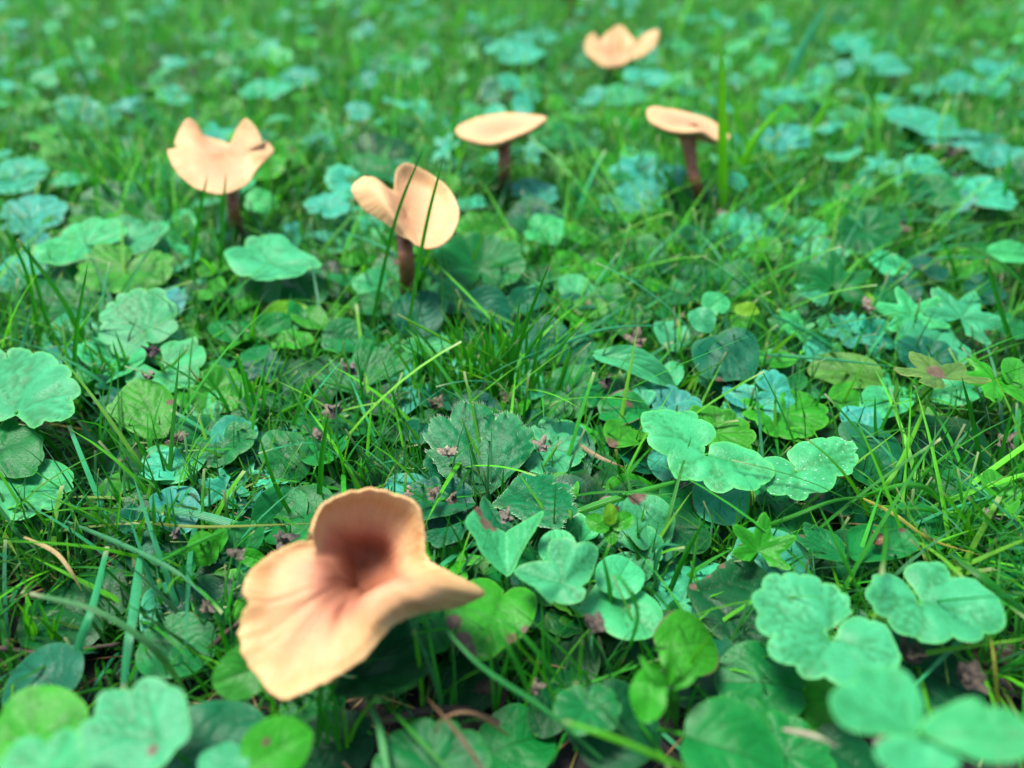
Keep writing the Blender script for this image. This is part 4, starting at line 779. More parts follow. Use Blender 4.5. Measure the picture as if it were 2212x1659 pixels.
    P(IVY, "dull scalloped leaf with a bent edge above the three-lobed dull leaf", "plant", [('ivy', 1880, 505, 130, 2.0, -60, 30, 0, MID)])
    P(CREEP, "leaves cut by the left edge below the cyan pair", "plant", [('ivy', 35, 585, 130, 1.6, 150, 12, 0, CYAN), ('round', 125, 610, 120, 1.4, -40, 12, 0, MID)], base=(80, 600))
    P(CREEP, "pale leaf cut by the right edge above the feathery pair", "plant", [('oval', 2190, 545, 110, 2.4, 0, 24, 0, PALE, dict(asp=.3)), ('round', 2190, 700, 90, 1.6, 40, 14, 0, MID)], base=(2200, 600))
    P(IVY, "dark leaf behind the folded mushroom's left lobe", "plant", [('round', 830, 330, 150, 2.0, 10, 18, 0, DARK)])
plants()

# white specks on the speckled leaf: pale scars, a part of that leaf
def specks():
    for o in bpy.data.objects:
        if o.get("label", "").startswith("bright scalloped leaf sprinkled"):
            leaf = [c for c in o.children if c.name.startswith("leaf")][0]
    W = world_of(leaf); vs_ = leaf.data.vertices; r_ = random.Random(4); V = []; F = []
    nrm = W.to_3x3()
    for k in range(46):
        v = vs_[r_.randrange(len(vs_))]; p = W @ v.co; nv = (nrm @ v.normal).normalized()
        if nv.z < 0: nv = -nv
        a = Vector((1, .25, 0)); a = (a-nv*a.dot(nv)).normalized(); b = nv.cross(a)
        s1 = r_.uniform(.015, .04)*CM; s2 = r_.uniform(.010, .02)*CM; k0 = len(V)
        for q in range(8):
            an = q/8*6.283; V.append(p+nv*.006*CM+a*math.cos(an)*s1+b*math.sin(an)*s2)
        V.append(p+nv*.010*CM)
        for q in range(8): F.append((k0+q, k0+(q+1) % 8, k0+8))
    m, nt, P_, _ = newmat("white_scar"); P_.inputs["Base Color"].default_value = (.20, .38, .26, 1); P_.inputs["Roughness"].default_value = .6
    me = mesh("white_specks", (np.array([tuple(q) for q in V])-np.array(W.translation))/CM, F, m)
    h = link("white_specks", me); h.parent = leaf; h.matrix_parent_inverse = W.inverted(); h.matrix_basis = Matrix.Translation(W.translation); h["kind"] = "stuff"
specks()

# ------------------------------------------------------------ single blades of grass one can point to
def blade_geo(ctrl, w, n=14, taper=True, fold=.25, cut=False, blunt=.25, side=None):
    P = curve(ctrl, n); T = np.gradient(P, axis=0); T /= np.linalg.norm(T, axis=1)[:, None]+1e-9
    V = []; F = []; s = np.linspace(0, 1, n)
    ww = w*(np.minimum(1, .55+s*2)*(1-s**3)**.8+.03) if taper else w*np.minimum(1, .6+s*2)
    if cut: ww = w*np.minimum(1, .55+s*2)*(1-.45*s*s)
    view = P-C0
    sd_ = side if side is not None else None
    for i in range(n):
        ref = sd_ if sd_ is not None else view[i]
        a = np.cross(T[i], ref); a /= np.linalg.norm(a)+1e-9; b = np.cross(a, T[i]); b /= np.linalg.norm(b)+1e-9
        for k, q in enumerate((-1, -.5, 0, .5, 1)):
            V.append(P[i]+a*q*ww[i]/2+b*abs(q)*fold*ww[i])
    for i in range(n-1):
        for k in range(4): F.append((i*5+k, i*5+k+1, i*5+k+6, i*5+k+5))
    tip = np.repeat(np.clip((s-.94)/.06, 0, 1) if cut else np.zeros(n), 5)
    return V, F, dict(tip=tip, across=np.tile([0, .25, .5, .75, 1], n))
G1 = (.028, .27, .018); G2 = (.010, .15, .012); G3 = (.03, .28, .11); G4 = (.075, .38, .012); DRY = (.42, .30, .14); BRN = (.16, .09, .05); G5 = (.018, .21, .010)
def blade(label, pts, w, col, cut=False, name="grass_blade", cat="grass blade", parent=None, fold=.25, tip=0):
    b = at(pts[0][0], pts[0][1], pts[0][2] if len(pts[0]) > 2 else .2); C = [b]
    for i, p in enumerate(pts[1:]):
        if len(p) > 2: C.append(at(*p))
        else: C.append(atY(p[0], p[1], C[-1][1]-.12))
    d = depth(C[len(C)//2]); V, F, A = blade_geo(C, w*d/FPX, cut=cut, fold=fold)
    col = tuple(c*random.uniform(.9, 1.12) for c in col)
    if parent is None:
        nm, part = {"grass_blade": ("grass_plant", "blade"), "dry_stem": ("dry_grass", "straw"), "grass_runner": ("grass_runner", "blade"), "shoot": ("young_shoot", "stem")}.get(name, (name, "stem"))
        e = empty(nm, b, label, cat); link(part, mesh(part, V, F, M_BLADE, A), e, col); return e
    return link("blade", mesh("blade", V, F, M_BLADE, A), parent, col)
blade("dark upright blade between the left edge pile and the scalloped pair", [(156, 880), (165, 720), (190, 566)], 9, G5)
blade("long bent blade rising to the left edge over the drooping jagged leaf", [(215, 790), (130, 640), (38, 516)], 11, G1, True)
blade("thin dark blade at the left edge left of the long bent one", [(95, 790), (60, 600), (8, 490)], 8, G5)
blade("dark blade standing in front of the upright lobe of the foreground mushroom", [(686, 1130), (695, 990), (710, 888)], 12, G5)
blade("blade leaning left behind the foreground mushroom", [(660, 1160), (600, 1060), (556, 930)], 9, G5)
blade("long blunt blade curving over the broad blue-green ones at the lower left", [(402, 1495, .6), (330, 1400, 2.2), (210, 1320, 2.9), (64, 1282, 3.0)], 15, (.05, .22, .06), True)
blade("broad blue-green blade with a kink, left one of two at the lower left", [(160, 1490, .6), (172, 1390, 1.6), (200, 1310, 2.0), (232, 1180, 1.6)], 19, G3, True, fold=.12)
blade("broad straight blue-green blade, right one of two at the lower left", [(302, 1200, 1.5), (290, 1310, 2.0), (276, 1400, 1.9), (266, 1492, 1.4)], 22, G3, True, fold=.08)
blade("jointed green runner crossing above the broad blades at the lower left", [(140, 1125, 1.2), (250, 1170, 1.6), (345, 1215, 1.9), (400, 1250, 1.9), (450, 1295, 2.0)], 11, (.05, .24, .08), name="grass_runner", cat="grass stem", fold=.4)
blade("blade from the jointed runner pointing right to the small upright leaves", [(348, 1212, 1.9), (430, 1170, 2.4), (500, 1140, 2.6)], 9, G1)
blade("long thin yellowish blade lying right across the upper lower-left grass", [(290, 1125, 1.4), (430, 1138, 1.8), (700, 1130, 1.9)], 7, (.2, .30, .05))
blade("flat wide blue-green blade lying left of the foreground mushroom's top", [(560, 1150, 1.4), (420, 1110, 1.6), (270, 1098, 1.5)], 18, G3, fold=.1)
blade("dry straw coloured blade with a bulge at the lower left", [(50, 1160, 1.5), (115, 1190, 1.8), (150, 1230, 1.8), (178, 1278, 1.3)], 9, DRY)
blade("cyan arching blade from the grass tuft toward the right", [(1085, 850, .6), (1180, 765, 2.0), (1300, 712, 3.0), (1448, 702, 3.2)], 8, G3)
blade("long cyan blade slanting below the folded mushroom", [(1085, 700, .6), (960, 612, 2.2), (840, 540, 3.0), (722, 492, 3.0)], 9, G3)
blade("thin dark blade crossing the fold of the folded mushroom", [(790, 765), (850, 490), (918, 312)], 8, G5)
blade("thin blade crossing the bowl of the folded mushroom", [(870, 775), (918, 500), (960, 334)], 9, G1)
blade("bent grass piece below the bowl of the folded mushroom", [(842, 615, 1.0), (906, 533, 2.4)], 6, G1)
blade("tall bright blurred blade standing right of the slanted mushroom", [(1563, 500), (1561, 290), (1558, 98)], 21, (.12, .5, .01))
blade("bright blurred blade leaning right beside the tall one", [(1590, 440), (1620, 320), (1698, 220)], 18, (.12, .5, .01))
blade("blurred blade leaning left behind the tall bright one", [(1640, 410), (1606, 290), (1576, 185)], 14, (.09, .42, .02))
blade("short blurred bright blade between the tall one and the upper right leaves", [(1735, 360), (1760, 275), (1803, 200)], 17, (.11, .48, .01))
blade("wide bluish blurred blade reaching the top edge on the right", [(1680, 220), (1735, 100), (1792, 0)], 17, (.05, .38, .2))
blade("dark blurred upright blade right of the hanging leaf", [(1880, 330), (1884, 230), (1892, 135)], 10, G5)
blade("thin blurred blade in front of the largest cyan leaf", [(1985, 290), (2010, 210), (2040, 140)], 8, G5)
blade("bright slanting blade below the slanted mushroom", [(1545, 530, .4), (1460, 470, 1.6), (1370, 425, 2.4)], 10, G4)
blade("wide dark blade leaning on the slanted mushroom's stem", [(1520, 500), (1465, 415), (1428, 360)], 17, G2)
blade("upright blurred blade left of the eared mushroom", [(215, 525), (208, 430), (205, 330)], 9, G1)
blade("blade with its tip on the right half of the eared mushroom", [(476, 645), (480, 480), (489, 372)], 8, G5)
blade("blade with its tip on the left half of the eared mushroom", [(405, 650), (428, 480), (449, 375)], 8, G5)
blade("long blade crossing the right half from the bud shoot", [(1850, 790, .8), (1750, 720, 1.8), (1645, 668, 2.4)], 11, G3)
blade("near horizontal pale blade above the speckled leaf's right", [(1640, 765, 1.8), (1780, 775, 2.0), (1930, 792, 2.0)], 8, G3)
blade("upright dark blade with brown tip near the right edge", [(2209, 800), (2165, 680), (2131, 560)], 11, G5, True)
blade("dark blade, left of the crossing pair at the right edge", [(2122, 1080), (2110, 950), (2077, 812)], 11, G2)
blade("thin blade, right of the crossing pair at the right edge", [(2135, 1080), (2165, 970), (2192, 866)], 9, G1)
blade("arching green blade over the top right grass knot", [(2078, 640), (2050, 550), (2014, 486)], 8, G1)
blade("thin curved blade near the right edge above the feathery pair", [(2212, 615, 2.0), (2150, 560, 2.6), (2080, 530, 2.6)], 7, G2)
blade("thin straight blade above the pale pair in the lower right", [(1882, 1340, 1.0), (1820, 1200, 2.4), (1768, 1090, 3.2)], 8, G1)
blade("wide dark blade left of the clean pale leaf in the lower right", [(1434, 1310), (1475, 1210), (1524, 1120)], 12, G5)
blade("long arching blade under the speckled leaf", [(1570, 1165, .8), (1700, 1120, 2.0), (1800, 1082, 2.4), (1885, 1072, 2.2)], 9, G5)
blade("wide straight dark blade cut by the right edge of the lower right", [(2230, 1345, 1.6), (2140, 1262, 2.4), (2050, 1195, 2.4)], 19, G2, fold=.12)
blade("highest arching blade over the dark gap at the right", [(2060, 1110, 1.0), (1990, 1050, 2.4), (1900, 1060, 2.0), (1840, 1085, 1.2)], 12, G1)
blade("yellowing blade drooping into the dark gap at the right", [(1850, 1070, 1.6), (1930, 1110, 2.0), (2010, 1165, 1.8), (2120, 1200, 1.6)], 8, (.3, .32, .05))
blade("curved yellow-green blade right of the speckled leaf", [(1840, 1090, .5), (1920, 1040, 1.8), (1990, 900, 2.4), (2030, 800, 3.2)], 9, G4)
blade("short light blade with a kink above the speckled leaf", [(1915, 1015), (1893, 940), (1890, 855)], 8, G1)
blade("wide bright blade pointing right from the central hairy leaf", [(1235, 1110, 1.6), (1340, 1075, 2.0), (1495, 1030, 2.2)], 17, (.03, .24, .015))
blade("long smooth blade running from the gnawed heart leaf to the bottom edge", [(1300, 1640, 1.6), (1180, 1535, 2.6), (1040, 1440, 3.2), (950, 1345, 3.4)], 11, (.035, .24, .05))
blade("arched blade over the brown patched heart leaf, left one of two", [(1160, 1540, 1.2), (1110, 1420, 3.0), (1045, 1330, 3.6), (985, 1312, 3.4)], 11, G1)
blade("arched blade over the brown patched heart leaf, right one of two", [(1235, 1510, 1.2), (1170, 1420, 2.6), (1110, 1355, 3.2), (1050, 1325, 3.2)], 10, G1)
blade("bright cut blade at the bottom edge right of centre", [(1480, 1660, 3.0), (1340, 1600, 3.8), (1218, 1558, 4.0)], 14, G4, True)
blade("dull blade above the bright cut one at the bottom", [(1365, 1600, 2.4), (1300, 1530, 3.2), (1240, 1474, 3.4)], 11, (.05, .22, .07), True)
blade("dark thin blade right of the pale stalk", [(970, 1665, 2.2), (880, 1570, 2.2), (800, 1480, 2.0)], 9, G5)
blade("brown dry stem crossing the bottom centre", [(1045, 1665, 2.6), (985, 1580, 2.8), (920, 1505, 2.4)], 9, BRN, name="dry_stem", cat="dry stem")
blade("straw coloured dry stem arching over the bottom centre", [(1100, 1590, 1.4), (1020, 1540, 2.4), (950, 1560, 2.2), (930, 1640, 1.0)], 7, (.25, .15, .08), name="dry_stem", cat="dry stem")
blade("tan dry blade right of the pale leaf behind the hairy one", [(1205, 930, 1.2), (1290, 985, 1.6), (1350, 1010, 1.5)], 9, (.36, .26, .13), name="dry_stem", cat="dry stem")
blade("yellow dry stem standing among the fan of cut grass at the left", [(500, 900), (450, 850), (405, 790)], 7, (.35, .24, .04), name="dry_stem", cat="dry stem")
blade("white bleached grass piece in the lower right", [(1690, 1575, 3.0), (1760, 1590, 3.4), (1810, 1615, 3.2)], 11, (.5, .42, .3), name="dry_stem", cat="dry stem")
blade("yellow stalk under the right one of the lower right pair", [(2155, 1530, 1.0), (2150, 1450, 2.0), (2140, 1375, 2.5)], 8, (.32, .33, .05))
blade("upright green shoot stem right of the crumpled pair", [(1325, 1400), (1318, 1280), (1300, 1190)], 11, G1, name="shoot", cat="shoot", fold=.4)
blade("drooping loop of stem beside the green shoot", [(1350, 1420, 1.0), (1378, 1330, 3.2), (1345, 1255, 4.0), (1322, 1240, 4.0)], 9, G1)
blade("narrow looped blade right of the crumpled pair", [(1425, 1310), (1415, 1230), (1430, 1180), (1470, 1178)], 9, G3)
blade("bright stubby blade behind the mossy speck above the folded mushroom's right", [(1795, 640, 1), (1850, 570, 2), (1930, 520, 2.6)], 8, G4)
# pale thick stalks of the wilting leaf at the right
WILT = [o for o in bpy.data.objects if o.get("label", "").startswith("wilting yellow")][0]
UMB = [o for o in bpy.data.objects if o.get("label", "").startswith("dull umbrella")][0]
blade(None, [(1930, 925, .3), (1935, 870, 1.8), (1938, 812, 3.2)], 14, (.10, .27, .08), parent=WILT, fold=.5).name = 'stalk'
blade(None, [(1960, 915, .3), (1990, 860, 1.8), (2012, 815, 3.2)], 16, (.11, .25, .07), parent=WILT, fold=.5).name = 'stalk'
blade(None, [(838, 1665, 2.2), (815, 1560, 2.2), (778, 1480, 1.9)], 16, (.07, .26, .09), parent=UMB, fold=.4).name = 'stalk'

# tufts: a clump of blades each
def tuft(label, px, py, blades, extra, spread, hgt, w=8, seed=0):
    r_ = random.Random(seed); b = at(px, py, 0); e = empty("grass_tuft", b, label, "grass tuft")
    for q in blades:
        blade(None, q[0], q[1], q[2], q[3] if len(q) > 3 else False, parent=e)
    for k in range(extra):
        x0 = px+r_.gauss(0, spread); a = r_.gauss(0, .28)
        h = hgt*r_.uniform(.45, 1.05); y0 = py+r_.uniform(-12, 12); k2 = r_.uniform(.1, .5)*a
        pts = [(x0, y0), (x0+h*math.tan(a)*.45, y0-h*.5), (x0+h*math.tan(a+k2), y0-h)]
        blade(None, pts, w*r_.uniform(.7, 1.15), r_.choice([G1, G1, G4, G4, G5]), r_.random() < .4, parent=e)
    return e
tuft("dense tuft of fine upright grass behind the central hairy leaf", 1045, 890,
     [([(1085, 900), (1130, 720), (1190, 562)], 10, G5), ([(1130, 900), (1160, 760), (1180, 690)], 8, G1), ([(1000, 900), (990, 780), (960, 700)], 7, G1), ([(940, 900), (905, 800), (880, 720)], 7, G1),
      ([(960, 900), (925, 790), (895, 708)], 8, G1), ([(1090, 900), (1105, 760), (1125, 640)], 9, G1), ([(1040, 900), (1052, 760), (1045, 705)], 8, G5, True), ([(930, 930), (780, 850), (690, 822)], 9, G1),
      ([(1160, 900), (1210, 830), (1235, 755)], 8, G1), ([(1030, 900), (1040, 830), (1075, 720)], 8, G1)], 60, 64, 235, 9, 3)
tuft("small fan of cut upright grass at the left behind the heart leaves", 545, 930,
     [([(550, 960), (530, 830), (512, 765)], 10, G1, True), ([(565, 950), (545, 850), (520, 790)], 9, G5), ([(600, 980), (640, 900), (665, 815)], 10, G1), ([(560, 960), (570, 850), (568, 800)], 7, G1)], 14, 32, 150, 8, 5)
tuft("loose tuft of curving blades at the lower left behind the big dark leaf", 70, 1395, [([(80, 1400), (55, 1340), (62, 1290)], 9, G4), ([(95, 1405), (110, 1380), (118, 1330)], 10, G4)], 6, 40, 120, 8, 6)
tuft("tuft of blades right of the long bent blade at the left", 265, 860, [([(130, 790), (75, 600), (60, 520)], 8, G5)], 8, 60, 150, 8, 8)
tuft("tuft of fine blades around the foot of the eared mushroom", 470, 560, [], 14, 55, 110, 7, 9)
tuft("tuft of grass at the foot of the folded mushroom", 900, 640, [], 26, 50, 165, 9, 10)
tuft("tuft of blurred wide blades at the foot of the tall bright blade", 1590, 430, [], 10, 45, 130, 10, 12)
tuft("tuft of grass in front of the bud shoot right of centre", 1470, 640, [], 10, 60, 120, 7, 13)
tuft("flattened knot of bluish blades at the right edge", 2040, 560, [([(1900, 610, .6), (2000, 545, 1.8), (2150, 520, 2.0)], 8, G3), ([(1910, 620, .6), (2020, 560, 1.8), (2170, 560, 2.0)], 8, G3), ([(1930, 590, .6), (2040, 520, 1.8), (2140, 480, 2.4)], 7, G3)], 8, 70, 120, 7, 14)
tuft("tuft of long drooping blades at the right edge above the pale pair", 2110, 1230, [([(1850, 1140, .5), (1960, 1100, 1.6), (2070, 1120, 1.4), (2140, 1170, 1.0)], 10, G1), ([(1860, 1160, .5), (2010, 1160, 1.6), (2160, 1210, 1.4)], 9, G5)], 10, 70, 170, 9, 15)
tuft("tuft of thin blades beside the small upright leaves left of the foreground mushroom", 330, 1200, [], 9, 55, 150, 8, 16)
tuft("tuft of thin blades in the bottom centre right of the foreground mushroom", 1130, 1560, [], 12, 120, 190, 9, 17)
tuft("tuft of thin blades low at the bottom left of the pale stalk", 690, 1640, [], 10, 90, 200, 10, 18)

# ------------------------------------------------------------ dry husks, shells, withered leaves
def husk_proto(seed):
    r_ = random.Random(seed); parts = []
    for k in range(r_.choice([7, 8, 9])):
        n = 6; V = []; F = []; L = r_.uniform(.16, .34); W = r_.uniform(.05, .11); a = k*2.3+r_.uniform(-.4, .4); el = r_.uniform(.1, 1.1)
        for i in range(n):
            s = i/(n-1); w = W*math.sin(math.pi*(.12+.8*s))*r_.uniform(.85, 1.1)
            for j, q in enumerate((-1, -.4, .4, 1)):
                x = L*s; y = q*w; z = .05*math.sin(s*3)-.9*y*y/W+r_.uniform(-.022, .022); x += r_.uniform(-.025, .025)*(s > .7)
                V.append((x, y, z))
        for i in range(n-1):
            for j in range(3): F.append((i*4+j, i*4+j+1, i*4+j+5, i*4+j+4))
        M = Matrix.Translation((r_.uniform(-.05, .05), r_.uniform(-.05, .05), .05+k*.015)) @ Matrix.Rotation(a, 4, 'Z') @ Matrix.Rotation(-el, 4, 'Y') @ Matrix.Translation((-.06, 0, 0))
        V2 = [M @ Vector(v) for v in V]
        me = mesh("scale", np.array([tuple(v) for v in V2]), F, M_HUSK)
        parts.append(me)
    return parts
HP = [husk_proto(s) for s in (1, 2, 3, 4)]
def husk(label, px, py, z, w=42, tint=(1, 1, 1), seed=0):
    c = at(px, py, z); s = w*1.2*depth(c)/FPX/.55; r_ = random.Random(px*31+py)
    mt = sum(tint)/3; tint = tuple((.45*t+.55*mt)*k for t, k in zip(tint, (.92, 1.03, .98)))
    e = empty("seed_husk", c, label, "husk", "dry husks scattered on the leaves")
    R = Matrix.Rotation(r_.uniform(0, 6.28), 4, 'Z') @ Matrix.Rotation(r_.uniform(-.5, .5), 4, 'X')
    for me in HP[r_.randrange(4)]:
        M = Matrix.Translation(Vector(c)) @ R @ Matrix.Scale(s, 4); link("scale", me, e, tint, M)
for a in [("grey-purple husk on the palmate leaf left of the grass tuft", 760, 808, 2.1, 50, (.85, .8, 1)),
          ("pale husk on the left part of the central hairy leaf", 970, 985, 2.35, 50, (1.9, 1.7, 1.5)),
          ("two-part husk on the light leaf right of the central hairy leaf", 1170, 975, 2.0, 48, (1.2, 1, 1.05)),
          ("brown husk on the left arm of the central hairy leaf", 932, 1077, 2.1, 46, (1.1, .8, .6)),
          ("orange-brown husk nearer the middle of the left arm of the hairy leaf", 978, 1084, 2.1, 36, (1.2, .85, .6)),
          ("pale husk touching the top of the foreground mushroom", 885, 1072, 2.0, 40, (1.4, 1.1, 1)),
          ("pointed grey husk below the middle of the central hairy leaf", 1098, 1127, 2.2, 46, (1, .9, 1.05)),
          ("clustered dark husk behind the left rim of the foreground mushroom", 612, 1178, 1.7, 66, (.6, .5, .6)),
          ("husk inside the folded leaf left of the foreground mushroom", 518, 1202, 1.9, 50, (.8, .65, .6)),
          ("small husk on the dark leaf above the broad blue-green blades", 378, 1160, 1.5, 34, (.9, .9, 1)),
          ("translucent brown husk below the tip of the jointed runner", 445, 1318, 1.5, 48, (.8, .7, .6)),
          ("purple bud-like husk between the scalloped pair at the left", 330, 768, 2.1, 46, (.35, .12, .2)),
          ("triangular lilac husk on the lower leaf of the scalloped pair", 324, 822, 1.9, 38, (1.2, 1, 1.2)),
          ("brown husk where the heart leaves at the left meet", 385, 958, 1.7, 52, (1, .75, .6)),
          ("brown husk on the dark leaf left of the heart leaves", 265, 1006, 1.2, 36, (.9, .7, .6)),
          ("brown husk on the ground right of the round leaf behind the tuft", 1376, 750, 1.6, 60, (1.1, .8, .7)),
          ("tan husk beside the big blue-green round leaf", 1472, 708, 1.6, 46, (1.3, .95, .8)),
          ("dark purple husk below the long pale serrated leaflet", 1312, 835, 1.5, 42, (.6, .45, .55)),
          ("husk left of the clean bright scalloped leaf's stalk", 1474, 1056, 1.2, 36, (1.2, 1, 1)),
          ("husk near the right edge above the crossing blades", 2172, 970, 1.6, 56, (.9, .7, .6)),
          ("grey husk by the right edge above the pale pair", 2136, 1122, 1.7, 44, (.9, .85, 1)),
          ("husk on the lower leaflet of the palmate leaf at the left", 722, 897, 1.8, 58, (1.1, .9, .9)),
          ("pale brown husk on the near leaflet of the palmate leaf at the left", 690, 950, 1.6, 44, (1, .8, .8)),
          ("brown husk at the left foot of the grass tuft", 940, 882, 1.4, 48, (1, .7, .6)),
          ("brown capsule caught in the middle of the grass tuft", 1095, 870, 1.6, 40, (.9, .55, .3)),
          ("husk on the leaf beneath the slanting blades of the bottom right", 1910, 1612, 2.6, 78, (.9, .75, .75)),
          ("dark crumpled husk on the shoot below the crumpled pair", 1282, 1360, 2.4, 66, (.6, .45, .4)),
          ("pale pink husk on the feathery pair's neighbour leaf", 1870, 672, 1.9, 40, (1.5, 1.2, 1.2)),
          ("pink husk right of the three-lobed dull leaf", 1815, 617, 1.8, 30, (1.5, 1.2, 1.3)),
          ("blurred dark husk under the largest cyan leaf at the upper right", 2040, 345, 1.8, 66, (.8, .65, .7)),
          ("brown husk near the kinked blade at the right", 1930, 510, 1.6, 60, (.9, .65, .5)),
          ("dark husk under the pale pair in the lower right", 2080, 1470, 1.6, 90, (.45, .3, .25)),
          ("dark rough husk left of the one under the pale pair", 1960, 1430, 1.7, 80, (.4, .3, .25)),
          ("small husk below the brown patched heart leaf", 1150, 1490, 1.3, 46, (1.1, .9, .8)),
          ("small husk in the gap left of the small ruffled leaf", 1560, 1120, .9, 40, (.8, .6, .5)),
          ("reddish husk in the gap at the right edge", 2130, 1180, .9, 50, (.5, .25, .15)),
          ("pale fallen petal by the foot of the slanted mushroom", 1560, 470, 1.2, 36, (1.8, 1.6, 1.7))]:
    husk(*a)
def shell():
    c = at(1893, 1165, 1.95); e = None; V = []; F = []; nu, nv = 60, 8
    for i in range(nu):
        t = i/(nu-1); a = t*2.3*2*math.pi; R = .03+.11*t**1.4; r = .012+.055*t
        cc = np.array([math.cos(a)*R, math.sin(a)*R*.9, .07*(1-t)+.02])
        for j in range(nv):
            b = j/nv*6.283; V.append(cc+np.array([math.cos(a)*math.cos(b)*r, math.sin(a)*math.cos(b)*r, math.sin(b)*r*.8]))
    for i in range(nu-1):
        for j in range(nv):
            j2 = (j+1) % nv; F.append((i*nv+j, i*nv+j2, (i+1)*nv+j2, (i+1)*nv+j))
    V = np.array(V)*[1.05, 1.05, .7]
    o = link("snail_shell", mesh("snail_shell", V, F, M_SHELL), None, None, Matrix.Translation(Vector(c)) @ Matrix.Rotation(.5, 4, 'X'))
    tag(o, "small brown coiled shell resting on the gnawed oval leaf at the right", "shell")
shell()
def withered(label, px, py, w, z, rot, seed):
    V, F, A, off = make_leaf_data('ivy', seed, 1, wav=.16, cup=-.1, curl=.3)
    c = at(px, py, z); s = w*depth(c)/FPX; V = V+np.random.default_rng(seed).normal(0, .006, V.shape)
    M = rotm(rot, 10, random.uniform(-15, 15), s); M.translation = Vector(c)
    o = link("withered_leaf", mesh("withered_leaf", V, F, M_DEAD), None, (1, 1, 1), M); tag(o, label, "dead leaf")
withered("crumpled dark brown dead leaf below the heart leaves at the left", 300, 1045, 130, .5, 20, 3)
withered("brown dead leaf behind the foreground mushroom's left top", 612, 1020, 100, 1.0, 120, 4)
withered("brown curled dead leaf behind the small gnawed leaves", 490, 830, 90, 1.0, 60, 5)
withered("dark dead leaf in the gap right of the narrow looped blade", 1470, 1260, 140, .5, 10, 6)
withered("dark dead leaf under the pale pair in the lower right", 2130, 1430, 170, .6, 80, 7)
withered("dark brown dead leaf at the bottom below the foreground mushroom", 1000, 1500, 220, .4, 150, 8)
def twig(label, pts, r):
    P = curve([at(*p) for p in pts], 16); V, F = tube(P, [r, r*.8, r*.9, r*.5], 7); V = np.array(V)+np.random.default_rng(3).normal(0, .008, (len(V), 3))
    b = P[0]; o = link("twig", mesh("twig", V-b, F, M_DEAD), None, (1, .9, .8), Matrix.Translation(Vector(b))); tag(o, label, "twig")
twig("dark twig touching the left rim of the foreground mushroom", [(430, 1420, .6), (510, 1350, 1.2), (610, 1290, 1.3)], .07)
twig("thin brown twig lying under the big dark leaf at the lower left", [(0, 1400, .6), (110, 1412, .9), (260, 1390, .7)], .06)
twig("brown twig lying at the bottom centre below the foreground mushroom", [(820, 1560, .5), (980, 1530, .8), (1130, 1590, .5)], .10)

HERO = list(COVER)
# ------------------------------------------------------------ filler plants: every sprig is a thing with its own leaves
FM = {k: [leaf_mesh(k, s, 1)[0] for s in (11, 12, 13, 14)] for k in ('ivy', 'round', 'heart', 'oval')}
FM['palm'] = [leaf_mesh('palm', s, 1)[0] for s in (21, 22)]
FM['ivy'] += [leaf_mesh('ivy', s, 1, brown=1.2, bpos=(.2, .15), bsz=.09)[0] for s in (15, 16)]; FM['round'].append(leaf_mesh('round', 17, 1, brown=1.2, bpos=(.6, .1), bsz=.1)[0]); FM['heart'].append(leaf_mesh('heart', 18, 1, bpos=(.9, 0), bsz=.2)[0])
LM = [("eared mushroom", at(522, 533)), ("folded mushroom", at(880, 655)), ("flat topped mushroom", at(1090, 425)), ("slanted mushroom", at(1527, 462)),
      ("flower mushroom", at(1325, 172)), ("foreground mushroom", at(800, 1350)), ("central hairy leaf", at(1045, 1050)), ("speckled leaf", at(1750, 1018)), ("lower right pair", at(1900, 1330)),
      ("central tuft", at(1045, 850)), ("largest cyan leaf", at(2000, 270)), ("tall bright blade", at(1562, 450)), ("left heart leaves", at(340, 950)), ("left edge leaf pile", at(40, 950))]
def where(p):  # reads the place from the nearest landmark
    best = min(LM, key=lambda q: np.hypot(q[1][0]-p[0], (q[1][1]-p[1])))
    dx, dy = p[0]-best[1][0], p[1]-best[1][1]; d = math.hypot(dx, dy)
    dirw = ("right of" if dx > 0 else "left of") if abs(dx) > abs(dy) else ("behind" if dy > 0 else "in front of")
    far = "close " if d < 3 else ("" if d < 6 else ("some way " if d < 12 else ("well " if d < 22 else "far ")))
    return f"{far}{dirw} the {best[0]}"
def free(x, y, r, tol):
    for (a, b, c) in COVER:
        if (a-x)**2+(b-y)**2 < (tol*(c+r))**2: return False
    return True
DESC = {'ivy': "scalloped", 'round': "smooth round", 'heart': "heart shaped", 'oval': "oval", 'palm': "toothed palmate"}
